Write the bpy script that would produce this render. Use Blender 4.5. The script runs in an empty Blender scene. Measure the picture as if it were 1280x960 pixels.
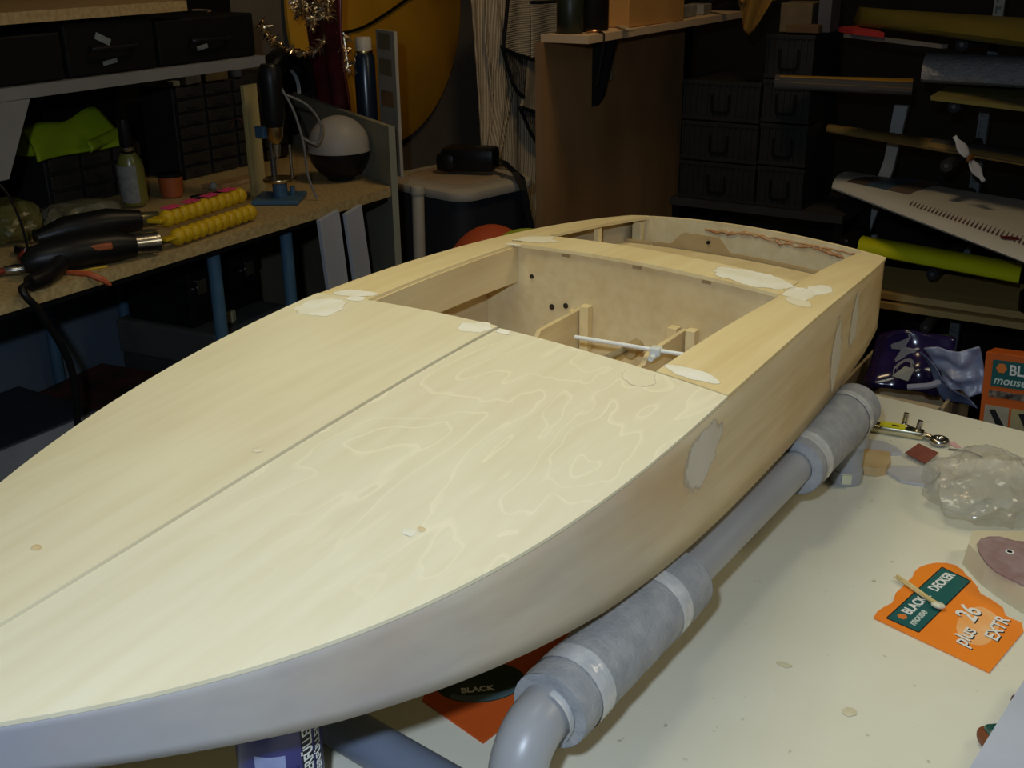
import bpy, bmesh, math, random
from mathutils import Vector, Matrix, noise
random.seed(7)
C = bpy.context.scene.collection
PI = math.pi
# ------------------------------------------------------------------ materials
MATS = {}
def mat(name, c1, c2=None, rough=.6, scale=12, stretch=(1, 1, 1), metal=0, bump=0, bscale=None, detail=4, lo=.35, hi=.65, spec=.4, ribs=None, clear=0, coat=0):
    """two colours mixed by object-space noise; optional bump, ribs (axis, scale), see-through share"""
    if name in MATS: return MATS[name]
    m = bpy.data.materials.new(name); m.use_nodes = True; MATS[name] = m
    nt = m.node_tree; N = nt.nodes; L = nt.links; b = N['Principled BSDF']
    if c2 is None: c2 = tuple(x*.82 for x in c1)
    tc = N.new('ShaderNodeTexCoord'); mp = N.new('ShaderNodeMapping'); mp.inputs['Scale'].default_value = stretch
    L.new(tc.outputs['Object'], mp.inputs['Vector'])
    n = N.new('ShaderNodeTexNoise'); n.inputs['Scale'].default_value = scale; n.inputs['Detail'].default_value = detail
    L.new(mp.outputs[0], n.inputs['Vector'])
    r = N.new('ShaderNodeValToRGB'); r.color_ramp.elements[0].position = lo; r.color_ramp.elements[1].position = hi
    r.color_ramp.elements[0].color = (*c1, 1); r.color_ramp.elements[1].color = (*c2, 1)
    L.new(n.outputs['Fac'], r.inputs[0]); col = r.outputs[0]
    hgt = n.outputs['Fac']
    if ribs:
        w = N.new('ShaderNodeTexWave'); w.bands_direction = ribs[0]; w.inputs['Scale'].default_value = ribs[1]; w.inputs['Distortion'].default_value = ribs[2]
        w.inputs['Detail Scale'].default_value = 1.5
        L.new(tc.outputs['Object'], w.inputs['Vector'])
        mx = N.new('ShaderNodeMix'); mx.data_type = 'RGBA'; mx.blend_type = 'MULTIPLY'; mx.inputs[0].default_value = ribs[3]
        L.new(col, mx.inputs[6]); L.new(w.outputs['Color'], mx.inputs[7]); col = mx.outputs[2]; hgt = w.outputs['Fac']
    L.new(col, b.inputs['Base Color'])
    b.inputs['Roughness'].default_value = rough; b.inputs['Metallic'].default_value = metal; b.inputs['Specular IOR Level'].default_value = spec
    if coat: b.inputs['Coat Weight'].default_value = coat; b.inputs['Coat Roughness'].default_value = .2
    if bump:
        if bscale:
            n2 = N.new('ShaderNodeTexNoise'); n2.inputs['Scale'].default_value = bscale; L.new(tc.outputs['Object'], n2.inputs['Vector']); hgt = n2.outputs['Fac']
        bp = N.new('ShaderNodeBump'); bp.inputs['Strength'].default_value = bump; bp.inputs['Distance'].default_value = .004
        L.new(hgt, bp.inputs['Height']); L.new(bp.outputs[0], b.inputs['Normal'])
    if clear:
        t = N.new('ShaderNodeBsdfTransparent'); ms = N.new('ShaderNodeMixShader'); ms.inputs[0].default_value = 1-clear
        L.new(t.outputs[0], ms.inputs[1]); L.new(b.outputs[0], ms.inputs[2]); L.new(ms.outputs[0], N['Material Output'].inputs['Surface'])
    return m

def birch(name, base, dark, stain, figure=0., stain_amt=.3, seed=0., rough=.55, flash_tint=None):
    """sanded birch plywood: fine grain along local Y, blotchy stain, optional pale cathedral figure"""
    m = bpy.data.materials.new(name); m.use_nodes = True; MATS[name] = m
    nt = m.node_tree; N = nt.nodes; L = nt.links; b = N['Principled BSDF']
    tc = N.new('ShaderNodeTexCoord')
    def mp(sc, loc=(0, 0, 0)):
        k = N.new('ShaderNodeMapping'); k.inputs['Scale'].default_value = sc; k.inputs['Location'].default_value = loc
        L.new(tc.outputs['Object'], k.inputs['Vector']); return k.outputs[0]
    def nz(vec, sc, det=4, dist=0.):
        k = N.new('ShaderNodeTexNoise'); k.inputs['Scale'].default_value = sc; k.inputs['Detail'].default_value = det; k.inputs['Distortion'].default_value = dist
        L.new(vec, k.inputs['Vector']); return k.outputs['Fac']
    def ramp(f, a, bb, ca, cb):
        k = N.new('ShaderNodeValToRGB'); e = k.color_ramp.elements
        e[0].position = a; e[1].position = bb; e[0].color = (*ca, 1); e[1].color = (*cb, 1); L.new(f, k.inputs[0]); return k
    def mix(f, a, bb, mode='MIX'):
        k = N.new('ShaderNodeMix'); k.data_type = 'RGBA'; k.blend_type = mode
        if isinstance(f, float): k.inputs[0].default_value = f
        else: L.new(f, k.inputs[0])
        for s, v in ((6, a), (7, bb)):
            if isinstance(v, tuple): k.inputs[s].default_value = (*v, 1)
            else: L.new(v, k.inputs[s])
        return k.outputs[2]
    g = nz(mp((60, 3, 60), (seed, seed, 0)), 1.2, 5)
    col = ramp(g, .38, .66, base, dark).outputs[0]
    bl = nz(mp((1, .5, 1), (seed*2, 1, 3)), 9, 3)
    f = ramp(bl, .48, .72, (0, 0, 0), (stain_amt,)*3)
    col = mix(f.outputs[0], col, stain)
    pz = nz(mp((1, .6, 1), (3, seed, 5)), 6, 2)
    f2 = ramp(pz, .5, .75, (0, 0, 0), (.35,)*3)
    col = mix(f2.outputs[0], col, tuple(min(1, x*1.08+.02) for x in base))
    if figure:
        a = nz(mp((1.25, .45, 1), (seed+1.3, seed+.2, 0)), 6.5, 3, .5)
        mu = N.new('ShaderNodeMath'); mu.operation = 'MULTIPLY'; mu.inputs[1].default_value = 14; L.new(a, mu.inputs[0])
        pp = N.new('ShaderNodeMath'); pp.operation = 'FRACT'; L.new(mu.outputs[0], pp.inputs[0])
        rr = N.new('ShaderNodeValToRGB'); e = rr.color_ramp.elements
        e[0].position = 0; e[0].color = (1, 1, 1, 1); e[1].position = .16; e[1].color = (0, 0, 0, 1)
        L.new(pp.outputs[0], rr.inputs[0])
        # figure stays in the aft starboard area of the panel
        sp = N.new('ShaderNodeSeparateXYZ'); L.new(tc.outputs['Object'], sp.inputs[0])
        mr = N.new('ShaderNodeMapRange'); mr.inputs['From Min'].default_value = -.46; mr.inputs['From Max'].default_value = -.28; L.new(sp.outputs['Y'], mr.inputs['Value'])
        m2 = N.new('ShaderNodeMath'); m2.operation = 'MULTIPLY'; L.new(rr.outputs[0], m2.inputs[0]); L.new(mr.outputs[0], m2.inputs[1])
        m3 = N.new('ShaderNodeMath'); m3.operation = 'MULTIPLY'; m3.inputs[1].default_value = figure; L.new(m2.outputs[0], m3.inputs[0])
        col = mix(m3.outputs[0], col, tuple(min(1, x*1.13) for x in base))
    if flash_tint:  # cool flash light growing towards the bow, mixed into the wood colour
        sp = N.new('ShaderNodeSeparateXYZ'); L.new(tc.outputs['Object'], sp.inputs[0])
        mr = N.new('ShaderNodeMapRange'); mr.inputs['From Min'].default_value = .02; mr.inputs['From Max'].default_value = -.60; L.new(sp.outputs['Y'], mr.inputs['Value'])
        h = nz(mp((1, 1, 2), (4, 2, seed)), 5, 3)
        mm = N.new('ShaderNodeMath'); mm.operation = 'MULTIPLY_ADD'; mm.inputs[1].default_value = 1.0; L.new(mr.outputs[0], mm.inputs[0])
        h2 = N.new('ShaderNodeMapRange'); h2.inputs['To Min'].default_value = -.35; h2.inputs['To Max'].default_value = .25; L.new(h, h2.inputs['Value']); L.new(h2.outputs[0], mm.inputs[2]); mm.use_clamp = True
        col = mix(mm.outputs[0], col, flash_tint)
    L.new(col, b.inputs['Base Color']); b.inputs['Roughness'].default_value = rough; b.inputs['Specular IOR Level'].default_value = .35
    bp = N.new('ShaderNodeBump'); bp.inputs['Strength'].default_value = .06; bp.inputs['Distance'].default_value = .001; L.new(g, bp.inputs['Height']); L.new(bp.outputs[0], b.inputs['Normal'])
    return m

# ------------------------------------------------------------------ mesh helpers
def BM(): return bmesh.new()
def bx(bm, c, s, rz=0, bev=0, R=None):
    """box: centre, full size, turn about z (or a 3x3 matrix), bevel"""
    r = bmesh.ops.create_cube(bm, size=1)
    vs = r['verts']
    M = Matrix.Translation(c) @ (R.to_4x4() if R is not None else Matrix.Rotation(rz, 4, 'Z')) @ Matrix.Diagonal((*s, 1))
    bmesh.ops.transform(bm, matrix=M, verts=vs)
    if bev:
        es = list({e for v in vs for e in v.link_edges})
        bmesh.ops.bevel(bm, geom=es, offset=bev, segments=2, affect='EDGES', profile=.5)
def boxr(bm, x0, x1, y0, y1, z0, z1, bev=0): bx(bm, ((x0+x1)/2, (y0+y1)/2, (z0+z1)/2), (x1-x0, y1-y0, z1-z0), 0, bev)
def tube(bm, pts, r, seg=12, cap=True):
    """round bar along a polyline; r is one radius or one for each point"""
    pts = [Vector(p) for p in pts]
    if 4 <= len(pts) <= 9 and not isinstance(r, (list, tuple)) and min((b-a).length for a, b in zip(pts, pts[1:])) > .012:
        P_ = [pts[0]]+pts+[pts[-1]]; out = []          # smooth the few-point cables
        for i in range(1, len(P_)-2):
            a, b, c, d = P_[i-1:i+3]
            for k in range(6):
                t = k/6; out.append(.5*((2*b)+(c-a)*t+(2*a-5*b+4*c-d)*t*t+(3*b-a-3*c+d)*t**3))
        pts = out+[pts[-1]]
    n = len(pts)
    rs = r if isinstance(r, (list, tuple)) else [r]*n
    t0 = (pts[1]-pts[0]).normalized(); up = Vector((0, 0, 1)) if abs(t0.z) < .9 else Vector((1, 0, 0))
    x = t0.cross(up).normalized(); rings = []
    for i, p in enumerate(pts):
        t = (pts[min(i+1, n-1)]-pts[max(i-1, 0)]).normalized()
        x = (x-t*x.dot(t)).normalized(); y = t.cross(x)
        rings.append([bm.verts.new(p+(x*math.cos(a)+y*math.sin(a))*rs[i]) for a in [2*PI*k/seg for k in range(seg)]])
    for a, b in zip(rings, rings[1:]):
        for k in range(seg): bm.faces.new((a[k], a[(k+1) % seg], b[(k+1) % seg], b[k]))
    if cap: bm.faces.new(rings[0][::-1]); bm.faces.new(rings[-1])
def lathe(bm, prof, c=(0, 0, 0), seg=32, R=None):
    """profile of (radius, height) turned about local z, placed at c (turned by R)"""
    rings = []
    for r, z in prof:
        ring = []
        for k in range(seg):
            p = Vector((r*math.cos(2*PI*k/seg), r*math.sin(2*PI*k/seg), z))
            if R is not None: p = R @ p
            ring.append(bm.verts.new(p+Vector(c)))
        rings.append(ring)
    for a, b in zip(rings, rings[1:]):
        for k in range(seg): bm.faces.new((a[k], a[(k+1) % seg], b[(k+1) % seg], b[k]))
    if prof[0][0] > 1e-5: bm.faces.new(rings[0][::-1])
    if prof[-1][0] > 1e-5: bm.faces.new(rings[-1])
    bmesh.ops.remove_doubles(bm, verts=bm.verts, dist=1e-6)
def prism(bm, pts, z0, z1, fn=None):
    """flat outline (x, y) extruded from z0 to z1; fn maps (x, y, z) to a point"""
    fn = fn or (lambda x, y, z: (x, y, z))
    a = [bm.verts.new(fn(x, y, z0)) for x, y in pts]; b = [bm.verts.new(fn(x, y, z1)) for x, y in pts]
    n = len(pts)
    bm.faces.new(a[::-1]); bm.faces.new(b)
    for k in range(n): bm.faces.new((a[k], a[(k+1) % n], b[(k+1) % n], b[k]))
    bmesh.ops.recalc_face_normals(bm, faces=bm.faces)
def grid(bm, fn, nu, nv):
    """surface fn(s, t), s and t from 0 to 1"""
    V = [[bm.verts.new(fn(i/nu, j/nv)) for j in range(nv+1)] for i in range(nu+1)]
    for i in range(nu):
        for j in range(nv):
            try: bm.faces.new((V[i][j], V[i+1][j], V[i+1][j+1], V[i][j+1]))
            except ValueError: pass
    return V
def ball(bm, c, r, sub=3, sc=(1, 1, 1)):
    res = bmesh.ops.create_icosphere(bm, subdivisions=sub, radius=r)
    bmesh.ops.transform(bm, matrix=Matrix.Translation(c) @ Matrix.Diagonal((*sc, 1)), verts=res['verts'])
def obj(name, bm, m, parent=None, loc=None, smooth=False, solid=0, offset=-1, rot=None):
    bmesh.ops.recalc_face_normals(bm, faces=bm.faces)
    me = bpy.data.meshes.new(name); bm.to_mesh(me); bm.free()
    for k in (m if isinstance(m, (list, tuple)) else [m]): me.materials.append(k)
    if smooth:
        for p in me.polygons: p.use_smooth = True
        me.set_sharp_from_angle(angle=math.radians(40))
    o = bpy.data.objects.new(name, me); C.objects.link(o)
    if loc: o.location = loc
    if rot: o.rotation_euler = rot
    if parent: o.parent = parent
    if solid:
        s = o.modifiers.new('thickness', 'SOLIDIFY'); s.thickness = solid; s.offset = offset
    return o
def tag(o, label, cat, group=None, kind=None):
    o['label'] = label; o['category'] = cat
    if group: o['group'] = group
    if kind: o['kind'] = kind
    return o
def thing(name, label, cat, loc=(0, 0, 0), rotz=0, group=None):
    o = bpy.data.objects.new(name, None); C.objects.link(o); o.location = loc; o.rotation_euler = (0, 0, rotz); o.empty_display_size = .05
    return tag(o, label, cat, group)
def struct(name, bm, m):
    o = obj(name, bm, m); o['kind'] = 'structure'; return o
def dup(root, loc, rotz=None, label=None):
    r = root.copy(); C.objects.link(r); r.location = loc
    if rotz is not None: r.rotation_euler = (0, 0, rotz)
    if label: r['label'] = label
    for ch in list(root.children):
        c = ch.copy(); C.objects.link(c); c.parent = r
        for g in list(ch.children):
            d = g.copy(); C.objects.link(d); d.parent = c
    return r
def lettering(s, size, m, parent, M, bold=.0, ext=.0002, shear=0, wrap=None, name='lettering', sx=1.0):
    """raised lettering as a mesh: text laid in local XY, then placed by the matrix M"""
    cu = bpy.data.curves.new('letters', 'FONT'); cu.body = s; cu.size = size; cu.extrude = ext; cu.shear = shear; cu.offset = bold
    t = bpy.data.objects.new('letters', cu); C.objects.link(t)
    bpy.context.view_layer.update()
    me = bpy.data.meshes.new_from_object(t.evaluated_get(bpy.context.evaluated_depsgraph_get()))
    bpy.data.objects.remove(t); bpy.data.curves.remove(cu)
    for v in me.vertices:
        v.co.x *= sx
        p = M @ v.co if wrap is None else wrap(v.co)
        v.co = p
    me.materials.clear(); me.materials.append(m)
    o = bpy.data.objects.new(name, me); C.objects.link(o)
    if parent: o.parent = parent
    return o
def frame(o, x, n):
    """matrix with its origin at o, x along x and z along n"""
    x = Vector(x).normalized(); n = Vector(n); n = (n-x*n.dot(x)).normalized(); y = n.cross(x)
    M = Matrix((x, y, n)).transposed().to_4x4(); M.translation = Vector(o); return M
def blob(c, ru, rv, k=14, j=.35, seed=0):
    rnd = random.Random(seed); H = [(rnd.uniform(-1, 1)/n, rnd.uniform(0, 6.28), n) for n in (2, 3, 4, 5, 7)]; k *= 2
    def r(a): return 1-j*.45+j*.42*sum(w*math.sin(n*a+p) for w, p, n in H)
    return [(c[0]+ru*r(a)*math.cos(a), c[1]+rv*r(a)*math.sin(a)) for a in [2*PI*i/k for i in range(k)]]

# palette ----------------------------------------------------------------------
deck_a = birch('birch_port', (.76, .68, .47), (.71, .62, .41), (.68, .55, .32), 0, .25, 0.)
deck_b = birch('birch_starboard', (.76, .69, .50), (.72, .64, .44), (.70, .59, .37), .75, .2, 2.7)
deck_c = birch('birch_side_deck', (.76, .62, .34), (.70, .54, .27), (.62, .42, .17), 0, .3, 5.)
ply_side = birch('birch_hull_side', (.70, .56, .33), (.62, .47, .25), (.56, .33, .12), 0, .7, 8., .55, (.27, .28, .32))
ply_in = birch('birch_inside', (.74, .60, .34), (.68, .53, .28), (.52, .34, .13), 0, .5, 11.)
ply_raw = mat('pale_batten', (.80, .64, .34), (.74, .56, .27), .6, 30)
ply_brown = mat('brown_former_ply', (.40, .29, .14), (.34, .23, .10), .6, 20)
filler = mat('white_filler', (.82, .79, .68), (.74, .68, .50), .8, 40)
filler_dim = mat('dull_filler', (.76, .69, .52), (.70, .61, .40), .8, 30)
glue = mat('orange_glue', (.42, .17, .05), (.55, .32, .14), .5, 60)
dark = mat('near_black', (.005, .005, .005), (.008, .007, .006), .6, 20, spec=.15)
black = mat('black_plastic', (.006, .006, .006), (.009, .009, .009), .4, 30, spec=.3)
pvc = mat('grey_pvc', (.35, .35, .355), (.31, .31, .315), .35, 8, spec=.5)
foam = mat('grey_foam_sleeve', (.27, .28, .29), (.35, .35, .355), .75, 60, bump=.25, bscale=300)
tape = mat('clear_packing_tape', (.46, .47, .48), (.60, .60, .60), .22, 60, bump=.3, bscale=90, spec=.8)
white_top = mat('white_table_laminate', (.75, .735, .61), (.71, .685, .55), .5, 7, bump=.02, bscale=40)
chip = mat('chipboard', (.46, .34, .15), (.33, .22, .085), .75, 120, detail=6)
steel = mat('steel', (.62, .60, .55), (.5, .48, .44), .25, 40, metal=1)
brass = mat('brass', (.60, .47, .22), (.5, .38, .16), .3, 30, metal=1)
bluepaint = mat('blue_steel_paint', (.06, .13, .20), (.05, .11, .17), .45, 20)
whitewood = mat('white_painted_wood', (.60, .60, .58), (.52, .52, .50), .6, 10)
darkply = mat('dark_partition_ply', (.34, .185, .075), (.24, .125, .045), .6, 5, stretch=(1, 1, .5), bump=.03)
greyboard = mat('grey_green_board', (.29, .27, .18), (.24, .22, .15), .7, 9)
cream = mat('cream_plastic', (.58, .52, .40), (.52, .46, .35), .45, 8)
card_brown = mat('brown_cardboard', (.40, .31, .19), (.34, .26, .15), .8, 14)
orange_m = mat('orange_print', (.90, .26, .02), (.86, .23, .02), .45, 10)
green_m = mat('dark_green_print', (.015, .12, .11), (.012, .10, .10), .45, 10)
white_m = mat('white_print', (.82, .82, .78), (.76, .76, .72), .5, 10)
black_m = mat('black_print', (.012, .012, .012), None, .5, 10)

# ------------------------------------------------------------------ the room
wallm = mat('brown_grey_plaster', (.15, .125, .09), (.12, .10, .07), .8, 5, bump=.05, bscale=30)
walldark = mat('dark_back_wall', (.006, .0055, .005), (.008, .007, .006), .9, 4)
floorm = mat('dark_concrete', (.035, .035, .034), (.025, .025, .024), .8, 6)
bm = BM(); boxr(bm, -2.6, 1.4, -1.2, 4.1, -.05, 0); struct('floor', bm, floorm)
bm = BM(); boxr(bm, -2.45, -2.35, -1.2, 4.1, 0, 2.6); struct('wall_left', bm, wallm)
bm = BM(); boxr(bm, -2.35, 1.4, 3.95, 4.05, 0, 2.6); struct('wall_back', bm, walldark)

# ------------------------------------------------------------------ white work table
TZ = .80; TR = math.radians(-8.4)
t = thing('work_table', 'wide white laminate work table carrying the wooden boat hull', 'table', (-.35, .85, 0), TR)
bm = BM(); boxr(bm, -.72, .62, -.62, .765, TZ-.028, TZ, .002); obj('table_top', bm, white_top, t)
for y in (.68, -.57):
    bm = BM(); boxr(bm, -.66, .56, y, y+.02, TZ-.11, TZ-.029); obj('apron', bm, chip, t)
for x in (-.64, .54):
    for y in (-.52, .65):
        bm = BM(); boxr(bm, x-.03, x+.03, y-.03, y+.03, 0, TZ-.029, .004); obj('leg', bm, whitewood, t)
nt = white_top.node_tree; N_ = nt.nodes; tcn = [n for n in N_ if n.type == 'TEX_COORD'][0]; pb = N_['Principled BSDF']
vz = N_.new('ShaderNodeTexNoise'); vz.inputs['Scale'].default_value = 75; vz.inputs['Detail'].default_value = 2; nt.links.new(tcn.outputs['Object'], vz.inputs['Vector'])
vr = N_.new('ShaderNodeValToRGB'); vr.color_ramp.elements[0].position = .70; vr.color_ramp.elements[0].color = (1, 1, 1, 1); vr.color_ramp.elements[1].position = .78; vr.color_ramp.elements[1].color = (.55, .50, .38, 1); nt.links.new(vz.outputs['Fac'], vr.inputs[0])
vm = N_.new('ShaderNodeMix'); vm.data_type = 'RGBA'; vm.blend_type = 'MULTIPLY'; vm.inputs[0].default_value = 1.; nt.links.new(pb.inputs['Base Color'].links[0].from_socket, vm.inputs[6]); nt.links.new(vr.outputs[0], vm.inputs[7]); nt.links.new(vm.outputs[2], pb.inputs['Base Color'])
# dried drips and stains on the table, thin films
def film(name, label, c, ru, rv, m, seed, cat='stain'):
    bm = BM(); prism(bm, blob((0, 0), ru, rv, 16, .5, seed), 0, .0006); tag(obj(name, bm, m, None, (c[0], c[1], TZ+.0004)), label, cat)
stain_m = mat('dried_glue', (.60, .54, .36), (.68, .63, .46), .35, 80)
film('glue_stain', 'dried glue blob on white table, nearer the lower picture edge', (-.194, .862), .008, .009, stain_m, 3)
film('glue_stain', 'faint dried glue smear on white table beside the foam sleeve', (-.268, .90), .010, .005, stain_m, 5)

# ------------------------------------------------------------------ boat hull
Q = [0.03129137, -0.15333174, 0.01060195, 0.24768114, -0.01744579, -0.18005621, 0.32136099, -0.31912421, -0.1345839, -0.02198707, -0.02734917, -0.1318975]
BZ = .9
UB, UT = -.684, .634
def hb(u): return max(.003, Q[3]+Q[4]*u+Q[5]*u*u+Q[6]*u**3+Q[7]*u**4)
def zd(u, v):
    m = min(u, 0)
    return 1.085+Q[0]*u+Q[1]*m*m+Q[8]*m**3-(Q[2]+Q[9]*m)*(v/.23)**2+Q[10]*v+Q[11]*max(u, 0)**2
ZC = [(-.69, 1.0), (-.61, .9935), (-.53, .983), (-.45, .971), (-.364, .961), (-.29, .953), (-.195, .944), (-.08, .940), (0, .9385), (.13, .9365), (.27, .9335), (.47, .934), (.64, .937)]
def interp(T, u):
    if u <= T[0][0]: return T[0][1]
    for (a, x), (b, y) in zip(T, T[1:]):
        if u <= b: return x+(y-x)*(u-a)/(b-a)
    return T[-1][1]
def zchine(u): return interp(ZC, u)+.0
def zkeel(u): return zchine(u)-.030*min(1, (u-UB)/.2)
def D(u, v, dz=0): return (v, u, zd(u, v)-BZ+dz)
boat = thing('boat_hull', 'long birch plywood model boat hull with open cockpit, resting on the grey pipe stand', 'boat', (-0.5880, 0.9040, BZ), math.radians(87.6567-90))
def useq(a, b, n, bow=False): return [a+(b-a)*((k/n)**1.6 if bow else k/n) for k in range(n+1)]
def panel(name, us, inner, outer, m, nv=10, dz=0, t=.004, lab=None):
    bm = BM(); V = [[bm.verts.new(D(u, inner(u)+(outer(u)-inner(u))*j/nv, dz)) for j in range(nv+1)] for u in us]
    for A, B in zip(V, V[1:]):
        for j in range(nv): bm.faces.new((A[j], A[j+1], B[j+1], B[j]))
    o = obj(name, bm, m, boat)
    for p in o.data.polygons:
        if p.normal.z < 0: p.flip()
    s = o.modifiers.new('thickness', 'SOLIDIFY'); s.thickness = t; s.offset = -1
    if lab: o['label'] = lab
    return o
fu = useq(UB, -.0005, 48, True)
panel('foredeck_panel', fu, lambda u: -.0011, lambda u: -hb(u)-.0018, deck_a, 14, .0012, .0036, 'port half of the foredeck, plain grain')
panel('foredeck_panel', fu, lambda u: .0009, lambda u: hb(u)+.0018, deck_b, 14, -.0006, .0036, 'starboard half of the foredeck with wavy grain figure')
bm = BM(); grid(bm, lambda s, q: D(UB+.01+(-.001-UB-.01)*s, -.012+.024*q, -.0052), 30, 2); obj('seam_batten', bm, ply_brown, boat, solid=.004)
W0 = .178
def winner(u): return interp([(0, .177), (.29, .181), (.35, .176), (.634, .163)], u)
su = useq(.0008, UT, 30)
for s in (-1, 1):
    panel('side_deck', su, lambda u: s*winner(u), lambda u: s*(hb(u)+.0018), deck_c, 5, 0, .004)
panel('cross_beam', useq(.293, .363, 4), lambda u: -winner(u)+.0004, lambda u: winner(u)-.0004, deck_c, 20, .0006, .0045)
# hull sides, bottom, transom
hu = useq(UB, UT, 60)
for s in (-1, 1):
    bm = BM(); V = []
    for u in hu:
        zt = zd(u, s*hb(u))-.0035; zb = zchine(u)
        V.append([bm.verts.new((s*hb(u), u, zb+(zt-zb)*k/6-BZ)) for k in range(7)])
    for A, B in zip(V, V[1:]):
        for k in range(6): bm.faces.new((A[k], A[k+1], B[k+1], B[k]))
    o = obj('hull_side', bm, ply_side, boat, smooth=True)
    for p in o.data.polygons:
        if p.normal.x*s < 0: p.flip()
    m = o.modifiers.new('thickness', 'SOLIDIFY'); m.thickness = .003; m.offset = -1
bm = BM(); V = [[bm.verts.new((q*max(.001, hb(u)-.004), u, zchine(u)+.0035+(zkeel(u)-zchine(u))*(1-abs(q))-BZ)) for q in [-1+k/4 for k in range(9)]] for u in hu]
for A, B in zip(V, V[1:]):
    for k in range(8): bm.faces.new((A[k], A[k+1], B[k+1], B[k]))
obj('hull_bottom', bm, ply_in, boat, solid=.003)
def plate(name, u, v0, v1, top, bot, m, t=.004, n=24, lab=None):
    bm = BM(); vs = [v0+(v1-v0)*k/n for k in range(n+1)]
    pts = [(v, top(v)) for v in vs]+[(v, bot(v)) for v in vs[::-1]]
    prism(bm, pts, u-t/2, u+t/2, lambda x, y, z: (x, z, y-BZ)); o = obj(name, bm, m, boat)
    if lab: o['label'] = lab
    return o
zbot = lambda u: (lambda v: zchine(u)+(zkeel(u)-zchine(u))*(1-abs(v)/hb(u))+.0005)
plate('transom', .631, -hb(.631)+.0032, hb(.631)-.0032, lambda v: zd(.631, v)+.004-.004*(abs(v)/.19)**2, zbot(.631), ply_in, .006)
plate('bulkhead', .298, -hb(.298)+.0035, hb(.298)-.0035, lambda v: zd(.298, v)-.0048, zbot(.298), ply_in)
plate('bulkhead', -.004, -hb(0)+.0035, hb(0)-.0035, lambda v: zd(0, v)-.0048-(.052 if abs(v) < .165 else 0), zbot(0), ply_in)
# cockpit sides
for s in (-1, 1):
    bm = BM(); us = useq(.001, .294, 12)
    V = [[bm.verts.new((s*(winner(u)-.0005), u, zd(u, s*winner(u))-.0035-BZ-h)) for h in (0, .024, .047)] for u in us]
    for A, B in zip(V, V[1:]):
        for k in range(2): bm.faces.new((A[k], A[k+1], B[k+1], B[k]))
    obj('cockpit_coaming', bm, ply_in, boat, solid=.004, offset=0)
for (v, z, r) in ((-.157, 1.041, .0030), (-.126, 1.005, .0038), (-.105, 1.010, .0036)):
    bm = BM(); tube(bm, [(v, .2948, z-BZ), (v, .2962, z-BZ)], r, 14); obj('bolt_hole', bm, mat('hole_brown', (.035, .022, .012), None, .8), boat)
for v in (-.105, -.004, .088): bm = BM(); bx(bm, (v, .2957, zd(.295, v)-.0072-BZ), (.012, .001, .004)); obj('pencil_mark', bm, ply_brown, boat)
# engine bearers, with posts against the bulkhead
for v, zt in ((-.083, 1.011), (.064, 1.010)):
    bm = BM(); pts = [(.03, zkeel(.03)+.006), (.2955, zkeel(.29)+.006), (.2955, zt), (.20, zt-.002), (.19, zt-.012), (.165, zt-.012), (.155, zt-.004), (.03, zt-.010)]
    prism(bm, pts, v-.003, v+.003, lambda x, y, z: (z, x, y-BZ)); obj('engine_bearer', bm, ply_in, boat)
for v, z1 in ((-.071, 1.018), (.076, 1.013), (.052, 1.012)):
    bm = BM(); boxr(bm, v-.0062, v+.0062, .283, .2955, .94-BZ, z1-BZ, .001); obj('corner_post', bm, ply_raw, boat)
bm = BM(); boxr(bm, -.096, -.088, .286, .2955, .95-BZ, 1.008-BZ); obj('corner_post', bm, ply_raw, boat)
# stern tube with its bearing ring, and the white rod clipped across
bm = BM(); tube(bm, [(-.012, .215, .975-BZ), (-.006, .2955, .973-BZ)], [.0055]*2, 16); tubeo = obj('stern_tube', bm, steel, boat, smooth=True)
bm = BM(); tube(bm, [(-.0121, .2135, .9752-BZ), (-.012, .2152, .9752-BZ)], .0034, 12); obj('bore', bm, dark, tubeo)
bm = BM(); tube(bm, [(-.001, .275, .975-BZ), (0, .2955, .975-BZ)], .010, 16); obj('shaft_bearing', bm, ply_brown, boat, smooth=True)
bm = BM(); tube(bm, [(-.022, .183, 1.0165-BZ), (.112, .197, 1.0165-BZ)], .0024, 10); rod = obj('control_rod', bm, white_m, boat, smooth=True); rod['label'] = 'thin white rod across the cockpit'
bm = BM(); bx(bm, (.078, .193, 1.0155-BZ), (.013, .012, .010), .1, .002); tube(bm, [(.078, .180, 1.010-BZ), (.078, .206, 1.010-BZ)], .0035, 10); obj('clip', bm, mat('pale_clip', (.72, .75, .72), None, .4), rod)
# aft well: floor, humped former, posts and the glue bead under the transom edge
panel('well_floor', useq(.366, .566, 6), lambda u: -.172, lambda u: winner(u)-.001, ply_in, 8, -.034, .003)
def ftop(v):
    x = (v+.05)/.038
    h = .019*(max(0, 1-max(0, abs(x)-.75)/.45))
    return zd(.57, v)-.029+h
plate('humped_former', .570, -.172, .164, ftop, lambda v: zchine(.57)+.004, ply_brown, .004, 60)
bm = BM(); tube(bm, [(-.036, .565, zd(.57, -.036)-.018-BZ), (-.036, .5682, zd(.57, -.036)-.018-BZ)], .0025, 10); obj('bolt_hole', bm, dark, boat)
bm = BM(); tube(bm, [(-.125, .5655, zd(.57, -.125)-.034-BZ), (-.125, .5682, zd(.57, -.125)-.034-BZ)], .0028, 10); obj('screw_head', bm, steel, boat)
for s in (-1, 1):
    bm = BM(); boxr(bm, s*.176-.007, s*.176+.007, .613, .6275, .95-BZ, zd(.62, s*.176)-.006-BZ, .001); obj('corner_post', bm, ply_raw, boat)
bm = BM(); boxr(bm, -.179, -.172, .49, .50, .95-BZ, zd(.5, -.17)-.006-BZ); obj('corner_post', bm, ply_raw, boat)
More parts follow.
